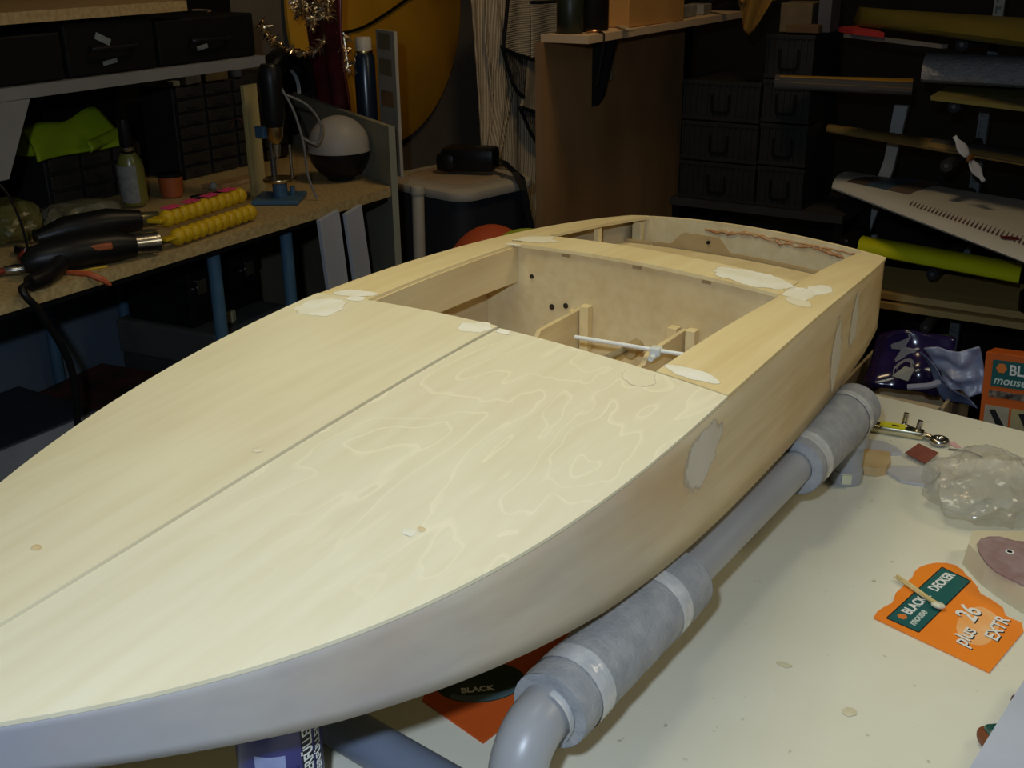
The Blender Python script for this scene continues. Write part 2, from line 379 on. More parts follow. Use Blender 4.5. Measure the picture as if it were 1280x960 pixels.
bm = BM(); rnd = random.Random(3)
tube(bm, [(-.07+.235*k/44, .6268, zd(.63, -.07+.235*k/44)-.008-.005*math.sin(k*.35)*rnd.random()-.003*(k > 25)-BZ) for k in range(45)], [.0009+.0022*rnd.random() for k in range(45)], 7); obj('glue_bead', bm, glue, boat)
bm = BM(); tube(bm, [(.0+.16*k/30, .6272, zd(.63, .16*k/30)-.004-.002*rnd.random()-BZ) for k in range(31)], [.0008+.001*rnd.random() for k in range(31)], 6); obj('glue_bead', bm, glue, boat)
# filler on the deck joints
def feather(m, lo=.12, hi=.5):
    """thin coats fade out at the edge: see-through by the mesh attribute 'coat' broken up by noise"""
    nt = m.node_tree; N = nt.nodes; L = nt.links; b = N['Principled BSDF']
    at = N.new('ShaderNodeAttribute'); at.attribute_name = 'coat'; tc = N.new('ShaderNodeTexCoord')
    n = N.new('ShaderNodeTexNoise'); n.inputs['Scale'].default_value = 60; n.inputs['Detail'].default_value = 5; L.new(tc.outputs['Object'], n.inputs['Vector'])
    a = N.new('ShaderNodeMath'); a.operation = 'ADD'; L.new(at.outputs['Fac'], a.inputs[0]); L.new(n.outputs['Fac'], a.inputs[1])
    r = N.new('ShaderNodeMapRange'); r.inputs['From Min'].default_value = .5+lo; r.inputs['From Max'].default_value = .5+hi; L.new(a.outputs[0], r.inputs['Value'])
    L.new(r.outputs[0], b.inputs['Alpha']); return m
fill_w = feather(mat('feathered_white_filler', (.84, .81, .71), (.78, .73, .58), .8, 40), .27, .33)
fill_d = feather(mat('feathered_dull_filler', (.78, .71, .54), (.74, .66, .46), .8, 30), .36, .42)
fill_s = feather(mat('feathered_side_filler', (.64, .57, .45), (.60, .53, .40), .8, 25), .30, .55)
def coat_mesh(pts, c, fn, m, nm):
    bm = BM(); lay = bm.verts.layers.float.new('coat'); rings = []
    for k, w in ((1.0, 0.), (.8, .35), (.55, .75), (.25, 1.)):
        ring = []
        for x, y in pts:
            v = bm.verts.new(fn(c[0]+(x-c[0])*k, c[1]+(y-c[1])*k)); v[lay] = w; ring.append(v)
        rings.append(ring)
    ce = bm.verts.new(fn(*c)); ce[lay] = 1.; n = len(pts)
    for A, B in zip(rings, rings[1:]):
        for k in range(n): bm.faces.new((A[k], A[(k+1) % n], B[(k+1) % n], B[k]))
    for k in range(n): bm.faces.new((rings[-1][k], rings[-1][(k+1) % n], ce))
    return obj(nm, bm, m, boat, smooth=True)
def patch(c, ru, rv, m, seed, dz=.0004, j=.6):
    m = fill_w if m is filler else fill_d
    return coat_mesh(blob(c, ru*1.25, rv*1.25, 14, j, seed), c, lambda u, v: D(u, v, dz), m, 'filler_patch')
patch((-.038, -.208), .032, .044, filler, 1, .0015); patch((.016, -.208), .016, .034, filler, 2, .0004); patch((-.002, -.190), .010, .016, filler, 12, .0015)
patch((-.016, -.018), .020, .022, filler, 3, .0015); patch((-.008, .010), .0075, .011, filler, 4, -.0001)
patch((-.022, .172), .022, .022, filler_dim, 5, -.0001); patch((.017, .205), .016, .034, filler, 6)
patch((.329, .130), .036, .052, filler, 7, .0010, .25); patch((.318, .193), .034, .024, filler, 8, .0003); patch((.350, .203), .034, .018, filler, 18, .0003); patch((.285, .205), .02, .02, filler_dim, 28, .0003)
patch((.330, -.172), .032, .040, filler_dim, 9, .0010); patch((.290, -.181), .008, .016, filler, 10, .0004)
# knots in the foredeck veneer: a shallow pale lump and a brown eye
def knot(u, v, r, m, dz):
    bm = BM(); rnd = random.Random(int(u*1000)); n = 14
    ring = [bm.verts.new(D(u+r*.8*math.cos(a)*(1-.25*rnd.random()), v+r*math.sin(a)*(1-.25*rnd.random()), dz)) for a in [2*PI*k/n for k in range(n)]]
    ce = bm.verts.new(D(u, v, dz+.0012))
    for k in range(n): bm.faces.new((ring[k], ring[(k+1) % n], ce))
    obj('knot', bm, m, boat, smooth=True)
knotm = mat('knot_brown', (.60, .44, .22), (.7, .55, .32), .6, 60)
knot(-.330, .151, .0065, filler, -.0001); knot(-.322, .156, .004, knotm, -.0002); knot(-.492, -.058, .005, knotm, .0016); knot(-.313, -.02, .0055, mat('knot_pale', (.80, .70, .48), None, .6), .0016)
# filler smears on the starboard side
def spatch(c, ru, rt, seed, m=None, j=.5):
    def fn(u, q):
        zt = zd(u, hb(u))-.004; zb = zchine(u)+.001
        return (hb(u)+.0007, u, zb+(zt-zb)*max(0, min(1, q))-BZ)
    return coat_mesh(blob(c, ru*1.2, rt*1.2, 14, j, seed), c, fn, fill_s, 'filler_smear')
sm = mat('side_filler', (.57, .51, .40), (.54, .46, .32), .8, 25)
spatch((.36, .45), .026, .55, 21, sm, .5); spatch((.44, .6), .022, .42, 22, sm, .4); spatch((-.045, .70), .05, .30, 23, sm, .5)

# ------------------------------------------------------------------ pipe stand
st = thing('pipe_stand', 'grey plastic pipe stand with foam sleeves under the boat hull', 'stand', (-.6, .95, TZ))
def S(x, y, z): return (x+.6, y-.95, z-TZ)
RZ = .897
def rail(x0, x1, y0, y1, vis):
    X = lambda y: x0+(x1-x0)*(y-y0)/(y1-y0)
    bm = BM(); tube(bm, [S(X(y0+.03), y0+.03, RZ), S(X(y1-.02), y1-.02, RZ)], .0195, 24); obj('rail_pipe', bm, pvc, st, smooth=True)
    for y, dy in ((y0, 1), (y1, -1)):
        # elbow: horizontal socket, quarter bend, vertical post
        pts = []
        R_ = .034
        for k in range(13):
            a = PI/2*k/12
            pts.append(S(X(y), y+dy*(R_-R_*math.sin(a)), RZ-R_+R_*math.cos(a)))
        pts = [S(X(y), y+dy*.062, RZ)]+pts+[S(X(y), y, RZ-.045)]
        bm = BM(); tube(bm, pts, [.0235]+[.0225]*(len(pts)-2)+[.0235], 24); e = obj('elbow', bm, pvc, st, smooth=True)
        bm = BM(); tube(bm, [S(X(y), y, RZ-.040), S(X(y), y, TZ+.0165)], .0195, 24); obj('post', bm, pvc, st, smooth=True)
        bm = BM(); lathe(bm, [(.0208, .0005), (.0212, .002), (.0212, .016), (.0205, .018), (.0198, .0185)], S(X(y), y, TZ), 28); obj('foot_socket', bm, pvc, st, smooth=True)
    def sleeve(ya, yb, bands, r=.0328):
        bm = BM(); n = 18; pts = [S(X(ya+(yb-ya)*k/n), ya+(yb-ya)*k/n, RZ) for k in range(n+1)]
        tube(bm, pts, [r*(1+.012*math.sin(k*2.1)) if 0 < k < n else r*.985 for k in range(n+1)], 28, False)
        tube(bm, pts, .0200, 28, False)
        # ring ends
        for p in (pts[0], pts[-1]):
            a = [bm.verts.new(Vector(p)+Vector((math.cos(q), 0, math.sin(q)))*r*.985) for q in [2*PI*i/28 for i in range(28)]]
            b = [bm.verts.new(Vector(p)+Vector((math.cos(q), 0, math.sin(q)))*.020) for q in [2*PI*i/28 for i in range(28)]]
            for i in range(28): bm.faces.new((a[i], a[(i+1) % 28], b[(i+1) % 28], b[i]))
        f = obj('foam_sleeve', bm, foam, st, smooth=True)
        for a, b in bands:
            bm = BM(); m = 5; tube(bm, [S(X(a+(b-a)*k/m), a+(b-a)*k/m, RZ) for k in range(m+1)], [r*1.012+.0006*random.random() for k in range(m+1)], 28, False); obj('tape_band', bm, tape, f, smooth=True)
    sleeve(.617, .840, ((.642, .662), (.782, .800)))
    sleeve(1.125, 1.328, ((1.137, 1.155), (1.284, 1.298)))
    # bits of tape left on the bare elbow
    bm = BM(); tube(bm, [S(X(.607), .607, RZ), S(X(.614), .614, RZ)], .0242, 28, False)
    for f in [f for f in bm.faces if f.calc_center_median().x < X(.6)+.6+.006 or f.calc_center_median().z < RZ-TZ-.015]: bm.faces.remove(f)
    obj('tape_band', bm, tape, st, smooth=True)
rail(-.363, -.336, .572, 1.319, 1)
rail(-.860, -.833, .610, 1.357, 0)
# cross bars between the posts, low over the table
for a, b in (((-.860, .628, .8225), (-.363, .566, .8225)), ((-.833, 1.357, .8225), (-.336, 1.319, .8225))):
    bm = BM(); a_, b_ = Vector(S(*a)), Vector(S(*b)); d = (b_-a_).normalized(); tube(bm, [a_+d*.026, b_-d*.026], .0195, 24); obj('cross_bar', bm, mat('blue_grey_pvc', (.16, .19, .26), (.13, .16, .22), .4, 10), st, smooth=True)
bm = BM(); bx(bm, S(-.3285, 1.297, .812), (.012, .004, .012), .5); obj('tape_scrap', bm, mat('yellowed_tape', (.75, .74, .5), None, .5), st)
bm = BM(); tube(bm, [(-.336+.6+.0208*math.cos(a), 1.319-.95+.0208*math.sin(a), .860-TZ+.004*math.sin(a)) for a in [PI*2*k/24 for k in range(25)]], .0011, 6); obj('tie', bm, mat('dark_blue_cord', (.02, .025, .10), None, .6), st)

# ------------------------------------------------------------------ spray can under the bow
can = thing('spray_can', 'blue primer spray can propping up the bow of the boat hull', 'can', (-.531, .497, TZ))
R_C = .0325
canm = mat('deep_blue_print', (.022, .022, .16), (.018, .018, .13), .3, 10, spec=.6)
bm = BM(); lathe(bm, [(.030, 0), (R_C, .003), (R_C, .120), (.029, .129), (.016, .135)], (0, 0, 0), 40); obj('can_body', bm, canm, can, smooth=True)
for z in (.001, .119): bm = BM(); lathe(bm, [(.0331, z), (.0331, z+.003), (.0326, z+.004)], (0, 0, 0), 40); obj('rim', bm, steel, can, smooth=True)
bm = BM(); lathe(bm, [(.012, .1352), (.012, .1375), (.009, .139)], (0, 0, 0), 20); obj('nozzle_cap', bm, black, can, smooth=True)
def onc(a0, z0, r=R_C+.0004, up=True):
    def f(co):
        # text runs up the can; letters' up points left
        a = a0-(co.y)/R_C
        return Vector(((r+co.z)*math.cos(a), (r+co.z)*math.sin(a), z0+co.x))
    return f
def cpatch(name, a0, a1, z0, z1, m, r=R_C+.0002):
    bm = BM(); grid(bm, lambda s, q: (r*math.cos(a0+(a1-a0)*s), r*math.sin(a0+(a1-a0)*s), z0+(z1-z0)*q), 14, 2); return obj(name, bm, m, can, smooth=True)
FA = math.atan2(-.497, .531)            # towards the viewer
palebl = mat('pale_blue_print', (.28, .32, .52), (.22, .26, .46), .35, 60, spec=.6)
cpatch('label_panel', FA-.62, FA+.10, .006, .092, palebl); cpatch('label_stripe', FA-.62, FA+.10, .066, .071, canm, R_C+.0004)
cpatch('black_stripe', FA+.50, FA+.83, .006, .117, black_m); cpatch('black_stripe', FA+.90, FA+1.2, .006, .117, black_m)
lettering('GRUNDIERFÜLLER', .0125, white_m, can, None, .0002, .0002, 0, onc(FA+.80, .030), sx=.80)
lettering('GRUNDIERFÜLLER', .0100, white_m, can, None, .0001, .0002, 0, onc(FA+1.13, .026), sx=.95)
def onh(a0, z0, r=R_C+.0005):
    return lambda co: Vector(((r+co.z)*math.cos(a0+co.x/R_C), (r+co.z)*math.sin(a0+co.x/R_C), z0+co.y))
lettering('Grundier', .0085, canm, can, None, 0, .0002, .2, onh(FA-.58, .074))

# ------------------------------------------------------------------ orange card under the bow
oc = thing('printed_card', 'orange printed card with dark oval lying on the table under the boat', 'card', (-.47, .69, TZ))
def l2(pts, o): return [(x-o[0], y-o[1]) for x, y in pts]
bm = BM(); prism(bm, l2([(-.531, .676), (-.451, .656), (-.445, .70), (-.461, .740), (-.44, .80), (-.47, .84), (-.545, .80), (-.56, .74)], (-.47, .69)), .0003, .0018); obj('card_sheet', bm, mat('red_orange_print', (.62, .10, .015), (.56, .09, .012), .5, 10), oc)
bm = BM(); prism(bm, [(-.030+.042*math.cos(a)*math.cos(.72)-.030*math.sin(a)*math.sin(.72), .036+.042*math.cos(a)*math.sin(.72)+.030*math.sin(a)*math.cos(.72)) for a in [2*PI*k/40 for k in range(40)]], .0018, .0022); obj('printed_oval', bm, mat('black_green_print', (.012, .03, .028), (.03, .05, .03), .3, 20), oc)
bm = BM(); prism(bm, [(-.030+q*math.cos(a)*math.cos(.72)-w*math.sin(a)*math.sin(.72), .036+q*math.cos(a)*math.sin(.72)+w*math.sin(a)*math.cos(.72)) for q, w, a in [(.041, .029, -2.4+1.9*k/16) for k in range(17)]+[(.041, .020, -.5-1.9*k/16) for k in range(17)]], .0022, .0025); obj('printed_gleam', bm, mat('teal_print', (.10, .17, .18), None, .3), oc)
lettering('BLACK', .010, white_m, oc, frame((-.036, .0125, .0023), (.76, .65, 0), (0, 0, 1)), .0003)

# ------------------------------------------------------------------ torn orange card with printing
CO = (-.099, .986)
cd = thing('torn_card', 'torn orange cardboard packaging flap with green banner on white table', 'card', (CO[0], CO[1], TZ))
co = [(-.217, 1.022), (-.099, .986), (-.0835, 1.074), (-.088, 1.089), (-.097, 1.091), (-.104, 1.094), (-.109, 1.108), (-.114, 1.112), (-.124, 1.119), (-.134, 1.124), (-.140, 1.137), (-.149, 1.150), (-.155, 1.155), (-.160, 1.163), (-.169, 1.170), (-.178, 1.170), (-.188, 1.165), (-.196, 1.156), (-.202, 1.145), (-.204, 1.133), (-.203, 1.119), (-.206, 1.108), (-.207, 1.096), (-.210, 1.080), (-.208, 1.059), (-.214, 1.045), (-.217, 1.034)]
bm = BM(); prism(bm, l2(co, CO), .0004, .0022); obj('card_sheet', bm, orange_m, cd)
def quad(name, pts, z0, z1, m, par, o): bm = BM(); prism(bm, l2(pts, o), z0, z1); return obj(name, bm, m, par)
quad('green_banner', [(-.205, 1.027), (-.172, 1.018), (-.149, 1.143), (-.153, 1.148), (-.180, 1.156)], .0022, .0025, green_m, cd, CO)
bm = BM()
q = [(-.2055, 1.0265), (-.1715, 1.0175), (-.148, 1.1435), (-.1805, 1.1575)]
for a, b in zip(q, q[1:]+q[:1]):
    va, vb = Vector((a[0]-CO[0], a[1]-CO[1], .0026)), Vector((b[0]-CO[0], b[1]-CO[1], .0026)); d = vb-va
    bx(bm, (va+vb)/2, (d.length, .0011, .0003), math.atan2(d.y, d.x))
obj('banner_border', bm, black_m, cd)
bm = BM(); lathe(bm, [(0.0001, 0), (.0052, 0), (.0052, .0004), (.0001, .0004)], (-.1925-CO[0], 1.0375-CO[1], .0025), 6); obj('hexagon_mark', bm, mat('orange_mark', (.80, .22, .04), None, .45), cd)
def cl(x, y, z=.0026): return (x-CO[0], y-CO[1], z)
dirt = (.024, .113, 0)
lettering('BLACK&', .0150, white_m, cd, frame(cl(-.1865, 1.0445), dirt, (0, 0, 1)), .0004, .0002, sx=.86)
lettering('DECKER', .0150, white_m, cd, frame(cl(-.1737, 1.1035), dirt, (0, 0, 1)), .0004, .0002, sx=.80)
lettering('mouse', .0125, mat('pale_green_print', (.62, .72, .66), None, .5), cd, frame(cl(-.1778, 1.027), (.019, .113, 0), (0, 0, 1)), .0003, .0002, .25, sx=.95)
halo = mat('pale_orange_print', (.90, .50, .22), (.88, .38, .10), .5, 30)
bm = BM(); prism(bm, blob((-.124-CO[0], 1.060-CO[1]), .021, .040, 24, .18, 4), .0022, .00235); obj('pale_glow', bm, halo, cd)
for dx, m_, z in ((.0012, black_m, .0025), (0, white_m, .0028)):
    lettering('plus', .0225, m_, cd, frame(cl(-.1265+dx, 1.015-dx*.6, z), (.012, .113, 0), (0, 0, 1)), .0003, .0001, .25, sx=.95)
    lettering('26', .0300, m_, cd, frame(cl(-.1285+dx, 1.0625-dx*.6, z), (.012, .113, 0), (0, 0, 1)), .0005, .0001, .25, sx=.88)
    lettering('EXTR', .0195, m_, cd, frame(cl(-.1025+dx, 1.040-dx*.6, z), (.010, .113, 0), (0, 0, 1)), .0003, .0001, .25, sx=.98)
# mixing stick
ms = thing('mixing_stick', 'thin split bamboo stick with glue on its end, lying on the torn orange card', 'stick', (-.19, 1.09, TZ))
bm = BM(); tube(bm, [(-.027, .020, .0052), (-.010, .008, .0056), (.012, -.010, .0062), (.0265, -.020, .0070)], [.0016, .0021, .0024, .0026], 8); tube(bm, [(-.029, .017, .0046), (-.012, .006, .0050), (.008, -.009, .0055)], [.0009, .0013, .0012], 6); obj('bamboo_shaft', bm, mat('bamboo', (.70, .55, .26), (.58, .43, .18), .55, 60), ms, smooth=True)
bm = BM(); ball(bm, (.0245, -.019, .0065), .0058, 3, (1.25, .9, .55)); obj('glue_lump', bm, mat('glassy_glue', (.72, .70, .55), (.62, .58, .40), .15, 100, spec=.8), ms, smooth=True)

# ------------------------------------------------------------------ sanding block at the right edge
SB = (-.12, 1.17)
sb = thing('sanding_block', 'cream sanding block with worn mauve iron shaped pad, beside the clear bag', 'sanding block', (SB[0], SB[1], TZ))
bt = [(-.164, 1.180), (-.166, 1.214), (-.10, 1.250), (-.03, 1.27), (-.03, 1.09), (-.085, 1.106), (-.115, 1.127), (-.138, 1.146)]
bm = BM(); A = [bm.verts.new((x-SB[0], y-SB[1], .0005)) for x, y in bt]; B = [bm.verts.new((SB[0]+(x-SB[0])*.97-SB[0]+.002, (y-SB[1])*.97, .027)) for x, y in bt]
n = len(bt); bm.faces.new(A[::-1]); bm.faces.new(B)
for k in range(n): bm.faces.new((A[k], A[(k+1) % n], B[(k+1) % n], B[k]))
obj('block_body', bm, mat('cream_block', (.64, .58, .42), (.58, .52, .36), .55, 12), sb)
pd = [(-.152, 1.180), (-.151, 1.193), (-.144, 1.203), (-.134, 1.209), (-.118, 1.2075), (-.06, 1.23), (-.04, 1.2), (-.06, 1.115), (-.095, 1.1165), (-.112, 1.1235), (-.125, 1.1315), (-.136, 1.144), (-.146, 1.161)]
bm = BM(); prism(bm, l2(pd, SB), .0275, .0295); obj('sanding_pad', bm, mat('worn_mauve_paper', (.33, .24, .24), (.24, .14, .135), .85, 60, lo=.3, hi=.7), sb)
bm = BM(); lathe(bm, [(.0001, 0), (.0040, 0), (.0046, .0006), (.0032, .0008), (.0030, .0002), (.0001, .0002)], (-.1185-SB[0], 1.178-SB[1], .0296), 18); obj('hole_rim', bm, white_m, sb)
bm = BM(); lathe(bm, [(.0001, 0), (.0026, 0), (.0026, .0003), (.0001, .0003)], (-.1185-SB[0], 1.178-SB[1], .0300), 14); obj('hole', bm, dark, sb)

# ------------------------------------------------------------------ clear crumpled bag
def crumple(name, label, c, rad, m, seed, amp=.5, sub=5, cat='bag', flat=.0, fr=22):
    bm = BM(); bmesh.ops.create_icosphere(bm, subdivisions=sub, radius=1)
    s = Vector((seed*3.1, seed*1.7, seed))
    for v in bm.verts:
        d = v.co.normalized(); w = Vector((d.x*rad[0], d.y*rad[1], d.z*rad[2]))
        F = noise.voronoi(w*fr*1.1+s)[0]; G = noise.voronoi(w*fr*2.6+s*2)[0]
        n = noise.noise(w*fr*.5+s)*.55+(F[1]-F[0])*-.45+F[0]*.25+(G[1]-G[0])*-.14
        k = 1+amp*n
        v.co = Vector((w.x*k, w.y*k, max(-rad[2]*.62, w.z*k*(1+.25*noise.noise(w*fr*.4-s)))))
    zmin = min(v.co.z for v in bm.verts)
    for v in bm.verts: v.co.z += -zmin+.0008
    o = obj(name, bm, m, None, c, smooth=False)
    for p in o.data.polygons: p.use_smooth = True
    o.data.set_sharp_from_angle(angle=math.radians(16))
    return tag(o, label, cat)
clearbag = mat('clear_plastic_film', (.60, .59, .53), (.46, .45, .39), .14, 40, spec=1., clear=.62, bump=.25, bscale=120)
crumple('plastic_bag', 'crumpled clear plastic bag on white table behind the sanding block', (-.168, 1.350, TZ), (.074, .082, .036), clearbag, 1.3, .55, 5, 'bag', fr=24)

# ------------------------------------------------------------------ small things at the table's back corner
bs = thing('clamp_bar', 'zinc plated bar with yellow sticker and hooked end beside the pipe post', 'tool', (-.315, 1.495, TZ))
zinc = mat('yellowed_zinc', (.66, .61, .42), (.56, .52, .36), .25, 30, metal=1)
bm = BM(); bx(bm, (-.013, -.002, .0065), (.095, .018, .012), math.radians(6), .004); obj('flat_bar', bm, zinc, bs, smooth=True)
bm = BM(); bx(bm, (-.008, -.002, .0131), (.034, .0185, .0008), math.radians(6)); st2 = obj('sticker', bm, mat('yellow_sticker', (.72, .68, .03), None, .5), bs)
bm = BM(); bx(bm, (-.004, -.002, .0137), (.010, .004, .0004), math.radians(6)); obj('printed_code', bm, black_m, st2)
bm = BM(); tube(bm, [(.014, .004, .006), (.024, .006, .010), (.026, .008, .024)], .004, 10); tube(bm, [(.002, .018, .006), (.004, .020, .026)], .0038, 10); tube(bm, [(.026, .008, .006), (.004, .020, .006)], .004, 10); obj('hook_end', bm, steel, bs, smooth=True)
rs = thing('ring_spanner', 'steel rod with round eye end lying behind the sandpaper piece', 'tool', (-.29, 1.497, TZ))
bm = BM(); tube(bm, [(-.024, .012, .007), (.0, .004, .006), (.020, -.004, .0055)], [.0048, .0042, .0046], 10); obj('shaft', bm, steel, rs, smooth=True)
bm = BM(); tube(bm, [(.031+.0085*math.cos(a), -.008+.0085*math.sin(a), .006) for a in [2*PI*k/20 for k in range(21)]], .0048, 10); obj('eye', bm, steel, rs, smooth=True)
grey_w = mat('grey_white_plastic', (.52, .51, .52), (.48, .47, .48), .5, 10)
def flat(name, label, cat, pts, h, m, z=.0005):
    o = (sum(p[0] for p in pts)/len(pts), sum(p[1] for p in pts)/len(pts)); bm = BM(); prism(bm, l2(pts, o), 0, h)
    return tag(obj(name, bm, m, None, (o[0], o[1], TZ+z)), label, cat)
flat('spatula_blade', 'pale grey pointed plastic spreader beside the pipe post', 'spreader', [(-.355, 1.433), (-.352, 1.446), (-.323, 1.451), (-.305, 1.442), (-.293, 1.430), (-.313, 1.414), (-.343, 1.412)], .005, grey_w)
flat('cork_block', 'small tan block with rounded corner beside the pipe post', 'block', [(-.345, 1.397), (-.304, 1.406), (-.295, 1.378), (-.296, 1.358), (-.304, 1.348), (-.335, 1.342)], .012, mat('tan_block', (.60, .44, .22), (.52, .36, .17), .7, 30))
flat('plastic_card', 'white plastic card with a snipped corner, partly under the clear bag', 'card', [(-.297, 1.382), (-.297, 1.366), (-.273, 1.346), (-.238, 1.350), (-.236, 1.395), (-.254, 1.405)], .004, grey_w)
sp = flat('sandpaper_piece', 'small red brown square of sandpaper beside the clear bag', 'sandpaper', [(-.289, 1.427), (-.281, 1.467), (-.251, 1.450), (-.258, 1.408)], .0012, mat('red_brown_grit', (.20, .055, .035), (.26, .08, .05), .95, 200), .0050)
flat('paper_scrap', 'tiny pink paper scrap near the back edge of the white table', 'scrap', [(-.253, 1.506), (-.242, 1.507), (-.230, 1.493), (-.236, 1.489), (-.247, 1.497)], .0006, mat('pink_paper', (.75, .45, .45), None, .8))
bm = BM(); tube(bm, [(-.022, 0, .0022), (-.004, .005, .0022), (.010, .002, .0030), (.022, -.006, .003)], [.001, .0014, .0013, .0012], 8); tag(obj('wire_offcut', bm, mat('dark_wire', (.10, .09, .08), None, .5), None, (-.222, 1.477, TZ), smooth=True), 'thin bent dark wire lying behind the clear bag', 'wire')

# board and gadget at the lower right corner
wb = thing('white_board', 'bluish white board at the lower right corner of the work table', 'board', (-.02, .86, TZ))
bm = BM(); prism(bm, [(-.066, -.08), (-.042, .125), (.20, .155), (.22, -.08)], .022, .030); obj('board_sheet', bm, mat('bluish_white_board', (.50, .53, .62), (.45, .48, .56), .5, 12), wb)
for x, y in ((.05, .08), (.15, .09), (.04, -.04), (.15, -.04)):
    bm = BM(); boxr(bm, x-.012, x+.012, y-.012, y+.012, .0005, .0219); obj('spacer', bm, chip, wb)
gd = thing('green_handled_tool', 'dark green rounded tool end with orange rim, tucked by white board', 'tool', (-.082, .873, TZ))
bm = BM(); bx(bm, (.010, .002, .009), (.034, .026, .016), -.9, .006); obj('rim', bm, mat('burnt_orange_rubber', (.20, .05, .01), None, .5), gd, smooth=True)
bm = BM(); bx(bm, (.011, .002, .0155), (.028, .019, .010), -.9, .004); obj('cover', bm, mat('dark_green_gloss', (.02, .09, .07), None, .2, spec=.7), gd, smooth=True)
bm = BM(); ball(bm, (-.0685, .948, TZ+.0065), .006, 2); tag(obj('bead', bm, mat('dark_red_bead', (.10, .03, .02), None, .4), smooth=True), 'small dark bead against the far edge of the bluish white board', 'bead')
# ================================================================== left side: bench and what is on it
BT = .90
wbch = thing('workbench', 'chipboard topped workbench along the left wall on blue steel legs', 'workbench', (-2.0, 1.3, 0))
def G(x, y, z): return (x+2.0, y-1.3, z)
bm = BM(); prism(bm, [(-.348, -.8), (.33, -.8), (.33, .805), (-.348, 1.185)], BT-.022, BT); obj('bench_top', bm, chip, wbch)
bm = BM(); prism(bm, [(.308, -.78), (.322, -.78), (.322, .80), (.308, .80)], BT-.034, BT-.0225); obj('front_rail', bm, dark, wbch)
for x in (-1.72, -2.30):
    for y in (.62, 1.575, 1.79):
        bm = BM(); tube(bm, [G(x, y, .001), G(x, y, BT-.0226)], .014, 12); obj('leg', bm, bluepaint, wbch, smooth=True)
bm = BM(); prism(bm, [(-.345, 1.200), (.327, .812), (.337, .824), (-.335, 1.212)], .30, 1.040); obj('end_panel', bm, greyboard, wbch)
bm = BM(); boxr(bm, -.346, -.338, -.8, 1.0, BT+.001, 1.60); obj('shade_sheet', bm, dark, wbch)  # black sheet added to stand for the deep shade on this wall
bm = BM(); boxr(bm, -.346, -.338, -.8, 1.0, .05, BT-.0225); obj('lower_panel', bm, mat('blue_grey_panel', (.11, .145, .185), (.09, .12, .155), .8, 6), wbch)
# shelf above the bench
sh = thing('wall_shelf', 'white edged shelf above the bench with a tapered white bracket at its left', 'shelf', (-2.1, 1.6, 1.19))
shw = mat('grey_white_shelf', (.22, .21, .19), (.19, .18, .165), .6, 10)
bm = BM(); boxr(bm, -.236, .25, -1.1, .31, 0, .022); obj('shelf_board', bm, shw, sh)
bm = BM(); prism(bm, [(-.55, -.001), (-.295, -.001), (-.365, -.135), (-.55, -.135)], .236, .249, lambda x, y, z: (z, x, y)); obj('bracket', bm, shw, sh)
sh2 = thing('upper_shelf', 'raw chipboard shelf at the top left above the dark cases', 'shelf', (-2.1, 1.3, 1.318))
bm = BM(); boxr(bm, -.236, .25, -.8, .40, 0, .020); obj('shelf_board', bm, mat('orange_chipboard', (.48, .33, .14), (.36, .23, .09), .75, 120), sh2)
for y in (-.7, .36):
    bm = BM(); boxr(bm, -.235, -.215, y, y+.02, -.104, -.001); obj('shelf_support', bm, dark, sh2)
# dark cases on the shelf with small stickers
stick = mat('grey_sticker', (.20, .22, .21), (.15, .16, .15), .6, 40)
def dcase(y0, y1, h, x1, lab, marks):
    t = thing('storage_case', lab, 'case', (-2.08, (y0+y1)/2, 1.213), 0, 'dark cases on the shelf')
    bm = BM(); boxr(bm, -.2, x1+2.08, -(y1-y0)/2+.004, (y1-y0)/2-.004, 0, h, .004); obj('case_body', bm, dark, t)
    for yy, z, w, hh, a in marks:
        bm = BM(); bx(bm, (x1+2.0808, yy-(y0+y1)/2, z), (.001, w, hh), 0, 0, Matrix.Rotation(a, 3, 'X')); obj('sticker', bm, stick, t)
    bm = BM(); tube(bm, [(x1+2.0805, -.05, h*.55), (x1+2.097, -.045, h*.5), (x1+2.097, .045, h*.5), (x1+2.0805, .05, h*.55)], .004, 8); obj('handle', bm, black, t)
dcase(1.0, 1.40, .085, -1.862, 'dark storage case at the left end of the shelf above the bench', ())
dcase(1.40, 1.62, .098, -1.862, 'dark storage case with two grey stickers in middle of the shelf', ((1.49, .065, .036, .013, -.45), (1.50, .022, .034, .008, .12)))
dcase(1.62, 1.90, .09, -1.862, 'dark storage case with one pale sticker near the shelf right end', ((1.74, .030, .030, .009, .15),))
bm = BM(); tube(bm, [(.0+.02*math.cos(a), .02*math.sin(a), .002+.004*k/14) for k, a in enumerate([4.6*k/14 for k in range(15)])], .0022, 7); tag(obj('wire_loop', bm, mat('copper_wire', (.22, .13, .07), None, .5), None, (-1.96, 1.84, 1.3045), smooth=True), 'small brown wire loop lying on the dark case at shelf end', 'wire')
